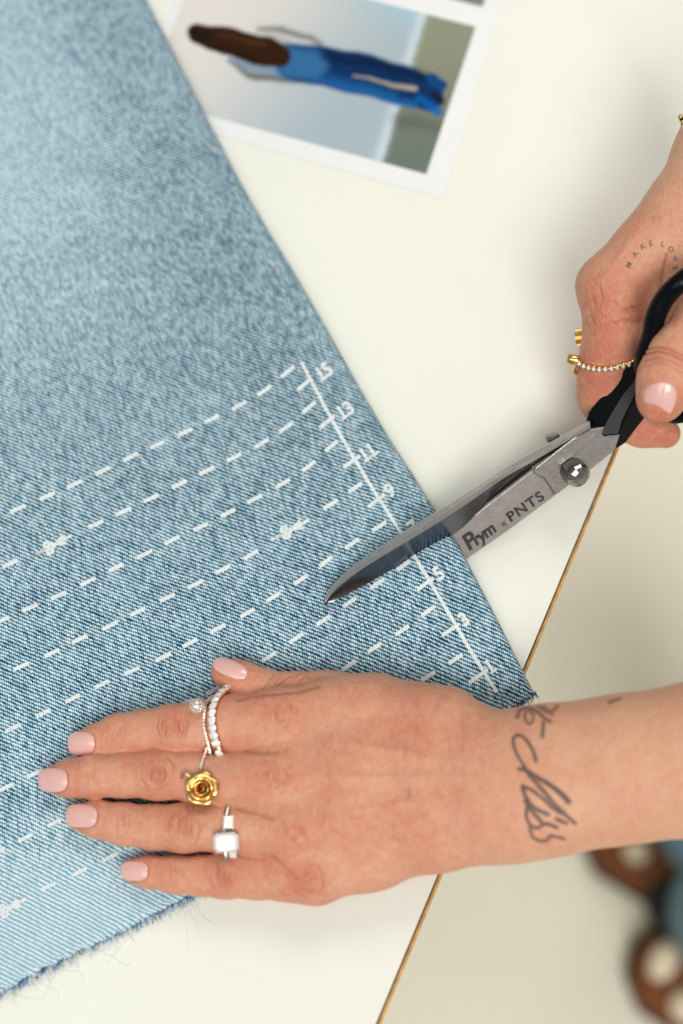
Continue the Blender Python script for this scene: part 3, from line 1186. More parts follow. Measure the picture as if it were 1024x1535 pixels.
tat([(280, 645), (250, 550), (195, 455), (135, 402), (82, 402), (60, 450), (75, 530), (110, 605), (160, 685), (220, 765)], 4.2, 3.2, .95)
tat([(115, 722), (190, 738), (300, 808), (420, 880), (520, 960), (592, 1035)], 4.2, 7.2)
tat([(160, 690), (220, 790), (300, 872), (380, 962), (470, 1070), (560, 1160), (655, 1245)], 4.0, 4.0)
tat([(300, 880), (380, 975), (460, 1070), (540, 1140)], 5, 7, .72)
tat([(150, 890), (230, 920), (300, 970), (370, 1030), (430, 1090), (520, 1150)], 4.4, 3.4)
tat([(150, 890), (165, 960), (200, 1030), (186, 1130), (192, 1200), (232, 1268), (300, 1285), (350, 1252)], 4.4, 3.6)
tat([(190, 1025), (205, 1060)], 8.5, 7.0)
tat([(152, 890), (160, 905)], 6.0, 5.0)
tat([(200, 1040), (270, 1100), (330, 1130), (395, 1160)], 5.0, 4.4)
tat([(210, 1090), (265, 1155), (310, 1205), (345, 1245), (400, 1250), (480, 1285)], 4.6, 4.2)
tat([(220, 1285), (240, 1360), (290, 1400), (350, 1413), (400, 1390), (412, 1362), (470, 1370), (545, 1390)], 3.6, 3.8, .92)
tat([(478, 1200), (520, 1222), (572, 1242)], 4.8, 4.0)
tat([(100, 225), (120, 165), (180, 135), (250, 150), (310, 190), (370, 240), (412, 265)], 4.2, 5.0, .8)
tat([(180, 170), (172, 235), (215, 290), (252, 250), (245, 190), (205, 160)], 3.4, 3.4, .75)
tat([(300, 118), (360, 160), (435, 195)], 4.4, 4.4, .72)
tat([(350, 125), (420, 172), (485, 120)], 4.2, 4.2, .72)
tat([(350, 265), (346, 340), (340, 412)], 3.6, 4.8, .85)
tat([(985, 82), (1030, 62), (1090, 48)], 5.5, 3.6, .7)
for a_, b_ in [((608, 1185), (618, 1196)), ((618, 1185), (608, 1196)), ((613, 1181), (613, 1199))]:
    ink = np.maximum(ink, .6 * (1 - sstep(seg_d(X, Y, [(*a_, .5), (*b_, .5)]), -.6, 1.2)))
ink = np.maximum(ink, .30 * blob(X, Y, 958, 1181, 3, 3))
ink *= (up1 > 0.02)
# relief
disp = -0.00060 * cre
for (x, y, rx, ry, ang, hgt) in [(600, 1128, 90, 7, 10, .0006), (600, 1165, 90, 7, 0, .0006), (580, 1210, 80, 7, -8, .0005), (700, 1100, 10, 40, 10, .0003), (640, 1225, 60, 6, -20, .0003)]:
    disp += hgt * blob(X, Y, x, y, rx, ry, ang) * up1
NAILS = [(121.5, 1114.5, 20, 17.5, 2), (79, 1169.5, 22, 18, 0), (122, 1223, 23.5, 17.5, 3), (201, 1305.5, 20.5, 15, 2)]
for (x, y, a_, b_, ang) in NAILS:
    ca, sa = math.cos(math.radians(ang)), math.sin(math.radians(ang))
    lx, ly = (X - x) * ca + (Y - y) * sa, -(X - x) * sa + (Y - y) * ca
    rho = (np.abs(lx / a_) ** 3 + np.abs(ly / b_) ** 3) ** (1 / 3)
    disp += up1 * (0.00032 * np.exp(-((rho - 1.14) / .11) ** 2) * (lx > -a_ * .6) - 0.0002 * (rho < 1))
V1 = V1 + N1 * disp[:, None]
lh = thing('flat_hand', P(480, 1180, 0.0), 'hand pressed flat on the denim, pink nails, rings and a script tattoo at the wrist', 'hand')
skin1 = build_skin('hand_skin', V1, Q1, red, cre, ink, MAT['skin'], lh)
tree1 = BVHTree.FromPolygons([tuple(v) for v in V1], [tuple(q) for q in Q1.tolist()])


def nail(tree, cx, cy, outline, parent, lift=0.00055, mat=None):
    """curved plate over the finger tip: radial grid, then thickened"""
    n, m = len(outline), 6
    pts, rows, ts_ = [], [], []
    for k in range(m + 1):
        f = k / m
        for (x, y) in outline:
            px, py = cx + (x - cx) * f, cy + (y - cy) * f
            pts.append((px, py, f))
            d = raydir(px, py)
            h = tree.ray_cast(CAM, d.normalized())
            if h[0] is not None and f < 0.9:
                rows.append([1, px - cx, py - cy, (px - cx) ** 2, (py - cy) ** 2, (px - cx) * (py - cy)])
                ts_.append((h[0] - CAM).length / d.length)
    co = np.linalg.lstsq(np.array(rows, float), np.array(ts_, float), rcond=None)[0]
    V = []
    for px, py, f in pts:
        x, y = px - cx, py - cy
        tt = co @ np.array([1, x, y, x * x, y * y, x * y])
        V.append(CAM + raydir(px, py) * float(tt - lift * (1 - 0.6 * f ** 4)))
    # relax so that the plate is smoother than the skin
    A = np.array(V).reshape(m + 1, n, 3)
    A[0] = A[0].mean(0)
    F = []
    for k in range(m):
        for i in range(n):
            j = (i + 1) % n
            F.append((k * n + i, (k + 1) * n + i, (k + 1) * n + j, k * n + j))
    o = mesh('nail', A.reshape(-1, 3), F, mat or MAT['nail'], parent)
    bm = bmesh.new()
    bm.from_mesh(o.data)
    bmesh.ops.remove_doubles(bm, verts=bm.verts, dist=1e-6)
    bmesh.ops.recalc_face_normals(bm, faces=bm.faces)
    if sum(f.normal.z for f in bm.faces) < 0:
        bmesh.ops.reverse_faces(bm, faces=bm.faces)
    bm.to_mesh(o.data)
    bm.free()
    o.data.polygons.foreach_set('use_smooth', [True] * len(o.data.polygons))
    s_ = o.modifiers.new('thickness', 'SOLIDIFY')
    s_.thickness = 0.0005
    s_.offset = -0.6
    b_ = o.modifiers.new('edge', 'BEVEL')
    b_.width = 0.00012
    b_.segments = 2
    return o


def superell(cx, cy, a, b, ang, p=3.0, n=32):
    ca, sa = math.cos(math.radians(ang)), math.sin(math.radians(ang))
    out = []
    for k in range(n):
        t = 2 * math.pi * k / n
        x = a * math.copysign(abs(math.cos(t)) ** (2 / p), math.cos(t))
        y = b * math.copysign(abs(math.sin(t)) ** (2 / p), math.sin(t))
        out.append((cx + x * ca - y * sa, cy + x * sa + y * ca))
    return out


for (x, y, a_, b_, ang) in NAILS:
    nail(tree1, x, y, superell(x, y, a_, b_, ang), lh)
nail(tree1, 345, 1002, superell(345, 1002, 27, 12.5, 22, 2.6), lh)

# ---- hand on the scissors
H2 = 0.00055
S = SDF((0.078, -0.005, 0.0), (0.158, 0.170, 0.098), H2)
ZO = -2.5
c2 = lambda x, y, z, r_: C(x, y, z + ZO, r_)
palm = S.new()
S.chain(palm, [c2(1190, 60, 10.0, 88), c2(1096, 235, 9.2, 78), c2(1030, 330, 8.7, 62), c2(968, 385, 8.2, 48), c2(916, 430, 7.6, 42)], 0.010)
S.chain(palm, [c2(1120, 260, 8.2, 80), c2(1060, 360, 6.9, 72), c2(1000, 440, 5.2, 52)], 0.012)
S.chain(palm, [c2(1040, 330, 8.4, 52), c2(985, 395, 7.5, 44), c2(958, 440, 5.9, 32)], 0.012)
S.add(palm, S.cone(c2(900, 425, 7.4, 24)[0], c2(925, 415, 7.6, 24)[0], 0.0060, 0.0065), 0.008)
hand = palm.copy()
fi = S.new()
S.chain(fi, [c2(916, 430, 7.6, 42), c2(921, 500, 6.9, 43), c2(914, 550, 6.0, 44), c2(910, 590, 5.2, 41), c2(922, 615, 4.6, 37), c2(962, 640, 4.2, 27), c2(998, 650, 4.2, 22)], 0.005)
hand = np.minimum(hand, S.smin(palm, fi, 0.008))
fm = S.new()
S.chain(fm, [c2(960, 430, 5.6, 40), c2(925, 500, 4.6, 38), c2(925, 575, 4.0, 36), c2(985, 600, 3.8, 30), c2(1030, 600, 3.9, 26)], 0.005)
hand = S.smin(hand, fm, 0.002)
thm = S.new()
S.chain(thm, [c2(1130, 300, 9.0, 62), c2(1100, 400, 9.3, 50), c2(1062, 468, 9.4, 43), c2(1019, 531, 9.2, 41.5), c2(1000, 568, 8.9, 41), c2(990, 599, 8.6, 36)], 0.005, 0.92)
hand = S.smin(hand, thm, 0.0012)
S.add(hand, S.cone(c2(1130, 290, 8.6, 60)[0], c2(1065, 400, 8.2, 40)[0], R(64, P(1100, 330, .06)), R(44, P(1060, 400, .06))), 0.012)
V2, Q2 = S.nets(hand)
del hand, palm, fi, fm, thm
N2 = vert_normals(V2, Q2)
X, Y = to_px(V2)
up1 = sstep(N2 @ -np.array(FWD), 0.05, 0.5)
near_thumb = (V2[:, 2] > 0.058).astype(float)
cre = np.zeros(len(V2))
for k, (dx, am) in enumerate([(0, .8), (7, 1.0), (17, .6), (26, .35)]):
    cre += wrinkle(X, Y, [(966, 524 + dx), (985, 520 + dx * .9), (1003, 523 + dx), (1026, 534 + dx)], 1.6, am) * (V2[:, 2] > 0.05)
r = np.random.default_rng(33)
for k in range(34):
    x0, y0 = r.normal(897, 12), r.normal(462, 38)
    L = r.uniform(5, 13)
    a_ = math.radians(r.normal(75, 22))
    cre += wrinkle(X, Y, [(x0 - L * math.cos(a_), y0 - L * math.sin(a_)), (x0 + L * math.cos(a_), y0 + L * math.sin(a_))], 1.4, r.uniform(.1, .35))
for k in range(22):
    x0, y0 = r.normal(945, 22), r.normal(478, 14)
    L = r.uniform(8, 18)
    a_ = math.radians(r.normal(12, 22))
    cre += wrinkle(X, Y, [(x0 - L * math.cos(a_), y0 - L * math.sin(a_)), (x0 + L * math.cos(a_), y0 + L * math.sin(a_))], 1.5, r.uniform(.1, .4))
cre += wrinkle(X, Y, [(1000, 382), (994, 405), (990, 430), (986, 446)], 3.0, .7)
cre += wrinkle(X, Y, [(948, 484), (965, 481), (985, 486)], 1.8, .6)
cre = np.clip(cre, 0, 1.2)
red = 0.34 * np.ones(len(V2))
for (x, y, rx, ry, k) in [(905, 430, 40, 50, .35), (900, 500, 40, 60, .35), (905, 580, 40, 60, .45), (990, 600, 40, 40, .5), (990, 652, 60, 26, .6), (950, 470, 50, 40, .25), (1000, 530, 40, 26, .25)]:
    red += k * blob(X, Y, x, y, rx, ry)
red -= 0.25 * sstep(-Y, -340, -240)
ink = 0.35 * blob(X, Y, 979, 327, 2.6, 3.2)
disp = -0.00050 * cre + 0.0006 * blob(X, Y, 925, 390, 45, 6, -55) * up1
rt_poly = [(965, 597), (967, 588), (972, 580), (981, 575), (993, 572.5), (1004, 575), (1011, 581), (1014.5, 590), (1013, 602), (1009, 613), (1004, 620), (996, 615), (985, 608), (974, 605), (967, 603)]
rt = [(float(v[0]), float(v[1])) for v in catmull(rt_poly + [rt_poly[0]], 3)[:-1]]
lx, ly = X - 990, Y - 594
rho = np.sqrt((lx / 25) ** 2 + (ly / 22) ** 2)
disp += (V2[:, 2] > 0.058) * up1 * (0.00035 * np.exp(-((rho - 1.12) / .12) ** 2) * (ly < 6) - 0.0002 * (rho < 0.95))
V2 = V2 + N2 * disp[:, None]
rh = thing('gripping_hand', P(960, 480, 0.0), 'hand gripping the black scissor handles, with small lettering tattooed near the thumb', 'hand')
build_skin('hand_skin', V2, Q2, red, cre, ink, MAT['skin'], rh)
tree2 = BVHTree.FromPolygons([tuple(v) for v in V2], [tuple(q) for q in Q2.tolist()])
nail(tree2, 990, 594, rt, rh, 0.0007)
for ch, x, y, ang in [('M', 942.5, 397, 62), ('A', 952, 381, 52), ('K', 963.5, 369.5, 32), ('E', 975.5, 364.5, 10), ('L', 993.5, 366, -10), ('O', 1006, 373.5, -22),
                      ('V', 1012.5, 388, -38), ('E', 1012.5, 402, -62)]:
    vf = place_text(ch, x, y, ang, 11.5, lambda a, b: drape(tree2, a, b, 0.00012), 0.012)
    mesh('tattooed_letter', vf[0], vf[1], MAT['ink'], rh)


# ------------------------------------------------------------------ rings
def ring_frame(tree, c, axis, lean=0.0, start=0, end=360, n=64, off=0.0006):
    """points round the finger, fitted to the skin. returns list of (point, outward, tangent)"""
    axis = axis.normalized()
    side = axis.cross(Vector((0, 0, 1))).normalized()
    upv = side.cross(axis).normalized()
    if upv.z < 0:
        upv = -upv
    w = (upv * math.cos(lean) + axis * math.sin(lean)).normalized()
    out = []
    rad = []
    dirs = []
    for k in range(n):
        a = math.radians(start + (end - start) * k / n)
        d = (side * math.cos(a) + w * math.sin(a)).normalized()
        h = tree.ray_cast(c + d * 0.0145, -d)
        rr = (h[0] - c).length if h[0] is not None else 0.009
        rad.append(min(rr, 0.0132))
        dirs.append(d)
    rad = np.array(rad)
    for _ in range(5):
        rad = np.maximum(rad, (np.roll(rad, 1) + np.roll(rad, -1)) / 2 * .999)
        rad = (np.roll(rad, 1) + 2 * rad + np.roll(rad, -1)) / 4
    return [(c + d * (rr + off), d) for d, rr in zip(dirs, rad)], axis


def band(fr, axis, width, thick, name, mat, parent):
    V, F = [], []
    n = len(fr)
    prof_ = [(-1, -.6), (-.8, .6), (0, 1), (.8, .6), (1, -.6), (0, -.9)]
    for p, d in fr:
        for (a, b) in prof_:
            V.append(p + axis * (a * width / 2) + d * (b * thick / 2))
    m = len(prof_)
    for i in range(n):
        j = (i + 1) % n
        for k in range(m):
            l = (k + 1) % m
            F.append((i * m + k, i * m + l, j * m + l, j * m + k))
    return mesh(name, V, F, mat, parent)


_gem = {}


def gem_mesh(seg=8):
    if seg in _gem:
        return _gem[seg]
    V = [(0, 0, 0.35)] + [(0.55 * math.cos(t), 0.55 * math.sin(t), 0.35) for t in np.linspace(0, 2 * math.pi, seg, False)]
    V += [(math.cos(t + math.pi / seg), math.sin(t + math.pi / seg), 0.02) for t in np.linspace(0, 2 * math.pi, seg, False)]
    V += [(0, 0, -0.75)]
    F = []
    for i in range(seg):
        j = (i + 1) % seg
        F += [(0, 1 + i, 1 + j), (1 + i, 1 + seg + i, 1 + j), (1 + j, 1 + seg + i, 1 + seg + j), (1 + seg + i, 1 + 2 * seg, 1 + seg + j)]
    me = bpy.data.meshes.new('stone')
    me.from_pydata(V, [], F)
    me.materials.append(MAT['gem'])
    _gem[seg] = me
    return me


def stone(name, p, d, r_, parent, seg=8, spin=0.0):
    o = bpy.data.objects.new(name, gem_mesh(seg))
    sc.collection.objects.link(o)
    q = Vector(d).to_track_quat('Z', 'Y').to_matrix().to_4x4()
    o.matrix_world = Matrix.Translation(p) @ q @ Matrix.Rotation(spin, 4, 'Z') @ Matrix.Diagonal((r_, r_, r_, 1))
    mw = o.matrix_world.copy()
    o.parent = parent
    o.matrix_parent_inverse = Matrix.Translation(-parent.location)
    o.matrix_basis = mw
    return o


def box_on(name, c, ax, ay, az, sx, sy, sz, mat, parent, bev=0.0, cut=0.0):
    """box (optionally with cut corners) in the frame ax, ay, az"""
    if cut:
        base = [(-1 + cut, -1), (1 - cut, -1), (1, -1 + cut), (1, 1 - cut), (1 - cut, 1), (-1 + cut, 1), (-1, 1 - cut), (-1, -1 + cut)]
        lv = [(1.0, 0.0), (0.86, 0.45), (0.62, 0.75)]
        V = []
        for s_, z_ in [(0.55, -1.0)] + lv:
            V += [c + ax * (x * sx * s_) + ay * (y * sy * s_) + az * (z_ * sz) for x, y in base]
        F = []
        for l in range(3):
            for i in range(8):
                j = (i + 1) % 8
                F.append((l * 8 + i, l * 8 + j, l * 8 + 8 + j, l * 8 + 8 + i))
        F.append(tuple(range(24, 32)))
        F.append(tuple(range(7, -1, -1)))
        return mesh(name, V, F, mat, parent, False)
    V = [c + ax * (x * sx) + ay * (y * sy) + az * (z * sz) for z in (-1, 1) for x, y in ((-1, -1), (1, -1), (1, 1), (-1, 1))]
    F = [(3, 2, 1, 0), (4, 5, 6, 7), (0, 1, 5, 4), (1, 2, 6, 5), (2, 3, 7, 6), (3, 0, 4, 7)]
    o = mesh(name, V, F, mat, parent, False)
    if bev:
        b = o.modifiers.new('edge', 'BEVEL')
        b.width = bev
        b.segments = 3
    return o


def axis_of(pts, i):
    return (pts[i][0] - pts[i + 1][0]).normalized()          # towards the tip


# diamond band on the forefinger
t = thing('diamond_ring', P(335, 1088, .012), 'gold forefinger ring set with a full row of large round clear stones', 'ring', )
axi = (C(300, 1090, 1.25, 37)[0] - mcp_i[0]).normalized()
fr, ax_ = ring_frame(tree1, C(342, 1086, 1.4, 40)[0], axi, math.radians(20), n=72)
band(fr, ax_, 0.0024, 0.0012, 'ring_band', MAT['rose_gold'], t)
for k in range(0, 72, 3):
    p, d = fr[k]
    if d.z > -0.25:
        stone('stone', p + d * 0.0009, d, 0.00172, t, 8, k)
        for sgn in (-1, 1):
            q, e = fr[(k + 1) % 72]
            V_, F_ = tube([q + ax_ * 0.0010 * sgn, q + ax_ * 0.0010 * sgn + (d + e).normalized() * 0.0014], 0.00032, 6)
            mesh('prong', V_, F_, MAT['rose_gold'], t)
# slim pave band with a ball
t = thing('ball_charm_ring', P(316, 1088, .012), 'slim gold pave ring with a round stone-covered ball, on the forefinger', 'ring')
fr, ax_ = ring_frame(tree1, C(325, 1088, 1.35, 39)[0], axi, math.radians(16), n=90, off=0.0005)
band(fr, ax_, 0.0014, 0.0011, 'ring_band', MAT['rose_gold'], t)
for k in range(0, 90, 2):
    p, d = fr[k]
    if d.z > 0.0:
        stone('stone', p + d * 0.0006, d, 0.00062, t, 6, k)
bc = drape(tree1, 298, 1066, 0.0034)
bm = bmesh.new()
bmesh.ops.create_icosphere(bm, subdivisions=3, radius=0.0027, matrix=Matrix.Translation(bc))
bm_obj('ball', bm, MAT['rose_gold'], t)
for k in range(90):
    z_ = 1 - 2 * (k + .5) / 90
    a_ = k * 2.39996
    d = Vector((math.cos(a_) * math.sqrt(1 - z_ * z_), math.sin(a_) * math.sqrt(1 - z_ * z_), z_))
    if d.z > -0.2:
        stone('stone', bc + d * 0.0026, d, 0.00042, t, 6, k)
pk = drape(tree1, 317, 1056, 0.0010)
V_, F_ = tube([bc, (bc + pk) / 2 + Vector((0, 0, .0008)), pk], 0.0006, 8)
mesh('charm_stem', V_, F_, MAT['rose_gold'], t)

# rose ring on the middle finger
t = thing('rose_ring', P(305, 1180, .014), 'slim gold ring carrying a yellow gold rose, on the middle finger', 'ring')
axm = (mid_pts[5][0] - mid_pts[6][0]).normalized()
fr, ax_ = ring_frame(tree1, C(311, 1167, 1.35, 37)[0], axm, math.radians(6), n=90, off=0.0005)
band(fr, ax_, 0.0014, 0.0012, 'ring_band', MAT['rose_gold'], t)
for k in range(0, 90, 2):
    p, d = fr[k]
    if d.y > 0.25 and d.z > -0.1:
        stone('stone', p + d * 0.0006, d, 0.00058, t, 6, k)
rc = drape(tree1, 305, 1181, 0.0012)
rn = Vector((0.0, -0.12, 1)).normalized()
rx_ = Vector((1, 0, 0))
ry_ = rn.cross(rx_).normalized()
rx_ = ry_.cross(rn).normalized()


def petal(rad, h, a0, span, open_, name='petal', thick=0.0003, pointy=0.0):
    nu, nv = 10, 6
    V = []
    for i in range(nu + 1):
        f = i / nu * 2 - 1
        a = a0 + f * span / 2
        for j in range(nv + 1):
            g = j / nv
            rr_ = rad * (0.30 + 0.70 * g ** 0.7) + open_ * g ** 3
            tipk = 1 - 0.16 * abs(f) ** 2.5 * g + pointy * (1 - abs(f)) * g
            rr_ *= tipk
            z_ = h * (g * (1 - 0.25 * f * f)) - open_ * 0.75 * g ** 4
            V.append(rc + rx_ * (rr_ * math.cos(a)) + ry_ * (rr_ * math.sin(a)) + rn * (z_ + 0.0002))
    F = [(i * (nv + 1) + j, (i + 1) * (nv + 1) + j, (i + 1) * (nv + 1) + j + 1, i * (nv + 1) + j + 1) for i in range(nu) for j in range(nv)]
    o = mesh(name, V, F, MAT['gold'], t)
    m_ = o.modifiers.new('thickness', 'SOLIDIFY')
    m_.thickness = thick
    return o


for k in range(5):
    petal(0.0044, 0.0024, math.radians(80 + 72 * k), math.radians(112), 0.0010, pointy=0.16)
for k in range(4):
    petal(0.0035, 0.0033, math.radians(40 + 90 * k), math.radians(130), 0.0006)
for k in range(3):
    petal(0.0024, 0.0039, math.radians(10 + 120 * k), math.radians(160), 0.0002)
petal(0.0012, 0.0042, 0, math.radians(250), 0.0)
V_, F_ = tube([rc + rx_ * 0.001 - ry_ * 0, rc - rx_ * 0.004 + ry_ * 0.0035 + rn * .001, rc - rx_ * 0.0055 + ry_ * 0.0052 + rn * .0014, rc - rx_ * 0.0072 + ry_ * 0.0048 + rn * .001, rc - rx_ * 0.0074 + ry_ * 0.0038], 0.0006, 8)
mesh('curled_stem', V_, F_, MAT['rose_gold'], t)

# emerald-cut ring on the third finger
t = thing('emerald_cut_ring', P(342, 1250, .014), 'silver ring with a large rectangular step-cut clear stone and two tapered side stones', 'ring')
axr = (rng_pts[5][0] - rng_pts[6][0]).normalized()
fr, ax_ = ring_frame(tree1, C(348, 1240, 1.3, 36)[0], axr, math.radians(6), n=80, off=0.0005)
band(fr, ax_, 0.0020, 0.0012, 'ring_band', MAT['silver'], t)
sc_ = drape(tree1, 341, 1258, 0.0024)
nn = Vector((0.02, -0.30, 1)).normalized()
a1 = Vector((1, 0.05, 0)).normalized()
a1 = (a1 - nn * a1.dot(nn)).normalized()
a2 = nn.cross(a1)
box_on('centre_stone', sc_ + nn * 0.0008, a1, a2, nn, 0.0044, 0.0034, 0.0019, MAT['gem'], t, cut=0.32)
for sx in (-1, 1):
    for sy in (-1, 1):
        q = sc_ + a1 * (0.0037 * sx) + a2 * (0.0028 * sy)
        V_, F_ = tube([q - nn * 0.0014, q + nn * 0.0014], 0.0004, 6)
        mesh('prong', V_, F_, MAT['silver'], t)
V_, F_ = tube([sc_ - nn * 0.0020, sc_ + nn * 0.0002], [0.0020, 0.0036], 12)
mesh('setting', V_, F_, MAT['silver'], t)
for (x, y, L, n2) in [(343, 1233, .0023, Vector((0.02, 0.25, 1))), (350, 1276, .0018, Vector((0.0, -0.8, .8)))]:
    n2.normalize()
    q = drape(tree1, x, y, 0.0013)
    b1 = (a1 - n2 * a1.dot(n2)).normalized()
    b2 = n2.cross(b1)
    box_on('side_stone', q, b1, b2, n2, 0.0015, L, 0.0010, MAT['gem'], t, cut=0.2)
    box_on('side_setting', q - n2 * 0.0009, b1, b2, n2, 0.0017, L + .0002, 0.0005, MAT['silver'], t)

# rings on the gripping hand
t = thing('stone_row_ring', P(900, 548, .035), 'gold ring with small cupped stones and a gold bar, beside the scissor handle', 'ring')
arc_px = [(854, 535, 3.9), (866, 543, 4.1), (880, 549, 4.3), (897, 552.5, 4.5), (915, 551, 4.6), (930, 547.5, 4.55), (944, 543, 4.4), (952, 539, 4.2)]
arc = catmull([tuple(drape(tree2, x, y, 0.0010, z / 100)) if 872 < x < 948 else tuple(P(x, y, z / 100)) for x, y, z in arc_px[1:]], 8)
arc = [Vector(a) for a in arc]
# close the band behind the finger
cc = c2(912, 540, 6.1, 0)[0]
a_s, a_e = arc[0], arc[-1]
back = catmull([a_e, a_e + Vector((0.002, 0.0, -0.008)), cc + Vector((0.004, 0.001, -0.0155)), cc + Vector((-0.006, 0, -0.0150)), a_s + Vector((0.0, -0.0, -0.008)), a_s], 6)
loop = arc + [Vector(b) for b in back[1:-1]]
V_, F_ = tube(loop, 0.00075, 8, True)
mesh('ring_band', V_, F_, MAT['gold'], t)
acc = 0
last = arc[0]
for p in arc:
    acc += (p - last).length
    last = p
nst = 13
cum = np.r_[0, np.cumsum([(b - a).length for a, b in zip(arc[:-1], arc[1:])])]
for k in range(nst):
    s_ = cum[-1] * (k + .3) / nst
    i = min(len(arc) - 2, int(np.searchsorted(cum, s_) - 1 if s_ > 0 else 0))
    p = arc[i].lerp(arc[i + 1], (s_ - cum[i]) / max(1e-9, cum[i + 1] - cum[i]))
    d = (CAM - p).normalized()
    d = (d + Vector((0.0, -0.35, 0))).normalized()
    V_, F_ = tube([p - d * 0.0001, p + d * 0.00115], [0.00100, 0.00100], 14)
    mesh('stone_cup', V_, F_, MAT['gold'], t)
    stone('stone', p + d * 0.00125, d, 0.00074, t, 8, k)
pa, pb = P(851, 537, .0405), P(868, 541, .041)
V_, F_ = tube([pa, pb], 0.0019, 18)
o = mesh('gold_bar', V_, F_, MAT['gold'], t)
b_ = o.modifiers.new('edge', 'BEVEL')
b_.width = 0.0002
b_.limit_method = 'ANGLE'
t = thing('fluted_ring', P(870, 506, .03), 'wide ribbed yellow gold ring peeking out behind the knuckle of the gripping hand', 'ring')
cR = P(873, 506, .030)
V_, F_ = [], []
ns = 44
axr = (RGT * 0.9 + Vector((0, 0, 1)) * 0.35).normalized()
u_ = axr.cross(Vector((0, 1, 0))).normalized()
w_ = axr.cross(u_)
for i in range(ns * 2):
    a_ = 2 * math.pi * i / (ns * 2)
    ro = 0.0034 + (0.00035 if (i // 2) % 2 else 0)
    dd = u_ * math.cos(a_) + w_ * math.sin(a_)
    for (rr_, zz) in ((0.0024, -0.0022), (ro, -0.0022), (ro, 0.0020), (0.0024, 0.0020)):
        V_.append(cR + dd * rr_ + axr * zz)
for i in range(ns * 2):
    j = (i + 1) % (ns * 2)
    for k in range(4):
        l = (k + 1) % 4
        F_.append((i * 4 + k, i * 4 + l, j * 4 + l, j * 4 + k))
mesh('fluted_band', V_, F_, MAT['gold'], t, False)
V_, F_ = tube([P(872, 519, .030), P(876, 526, .031)], 0.0008, 8)
mesh('lower_link', V_, F_, MAT['gold'], t)
# bracelet at the wrist, only its edge in view
t = thing('bracelet', P(1030, 185, .05), 'gold and black beaded bracelet round the wrist at the right edge of the photo', 'bracelet')
bag = Bag()
bc0 = catmull([P(1021, 176, .064), P(1024, 187, .067), P(1023, 198, .068), P(1021, 205, .066)], 3)
far = [P(1045, 172, .072), P(1080, 178, .078)]
for k, p in enumerate(bc0 + [Vector(f_) for f_ in far]):
    bm = bmesh.new()
    bmesh.ops.create_icosphere(bm, subdivisions=2, radius=0.0009 if k else 0.0013, matrix=Matrix.Translation(Vector(p)))
    bm_obj('bead', bm, MAT['gold'] if k % 2 == 0 else MAT['black'], t)

# ------------------------------------------------------------------ scissors
scs = thing('scissors', P(700, 790, 0), 'steel tailoring scissors with black handles, blades open over the denim fold', 'scissors')


def plate(name, pts, plane, thick, mat, bev=0.0003, seg=2, off=0.0, smooth=False):
    n = len(pts)
    top = [plane.at(x, y, off) for x, y in pts]
    bot = [p - plane.n * thick for p in top]
    area2 = sum(pts[i][0] * pts[(i + 1) % n][1] - pts[(i + 1) % n][0] * pts[i][1] for i in range(n))
    order = list(range(n)) if area2 < 0 else list(range(n - 1, -1, -1))
    V = top + bot
    F = [tuple(order), tuple(n + i for i in reversed(order))]
    for k in range(n):
        i, j = order[k], order[(k + 1) % n]
        F.append((i, n + i, n + j, j))
    o = mesh(name, V, F, mat, scs, smooth)
    bm = bmesh.new()
    bm.from_mesh(o.data)
    bmesh.ops.recalc_face_normals(bm, faces=bm.faces)
    bmesh.ops.triangulate(bm, faces=[f for f in bm.faces if len(f.verts) > 4])
    bm.to_mesh(o.data)
    bm.free()
    if bev:
        b = o.modifiers.new('edge', 'BEVEL')
        b.width = bev
        b.segments = seg
        b.limit_method = 'ANGLE'
        b.angle_limit = math.radians(35)
    return o


# lower blade: a tilted plate that dips inside the leg
pl_low = Plane((700, 837, .0012), (840, 735, .0135), (800, 706, .0205))
low = plate('lower_blade', [(802, 703), (806, 713), (816, 717), (825, 729), (832, 743), (765, 793), (700, 838), (640, 868), (575, 892), (590, 868), (640, 828), (684, 794), (740, 750)], pl_low, 0.0020, MAT['steel'])
# text on the lower blade
pm = lambda x, y: pl_low.at(x, y, 0.00006)
vf = place_text('PNTS', 787, 759, 34.5, 21, pm, 0.030, 1.18, 1.14)
mesh('blade_lettering', vf[0], vf[1], MAT['etch'], scs, False)
vf = place_text('x', 754.5, 784, 34.5, 13, pm, 0.02, 1.1)
mesh('blade_lettering', vf[0], vf[1], MAT['etch'], scs, False)
vf = place_text('P', 704, 810, 36, 34, pm, 0.030, 1.05, 1.0, 0.12)
mesh('blade_lettering', vf[0], vf[1], MAT['etch'], scs, False)
vf = place_text('rym', 725, 799, 36, 25, pm, 0.042, 1.02, 0.9, 0.10)
mesh('blade_lettering', vf[0], vf[1], MAT['etch'], scs, False)
# the two shanks at the pivot
pl_piv = Plane((832, 742, .0150), (922, 674, .0235), (860, 660, .0290))
plate('pivot_plate', [(799, 704), (806, 713), (816, 717), (825, 729), (832, 743), (851, 729), (888, 702), (922, 675), (930, 650), (905, 640), (877, 645), (840, 676)], pl_piv, 0.0024, MAT['steel'], 0.0003)
plate('upper_shank', [(803, 701), (801, 707), (806, 714), (816, 716), (862, 682), (893, 658), (905, 640), (877, 645), (845, 668)], pl_piv, 0.0012, MAT['steel'], 0.0004, 2, 0.0011)
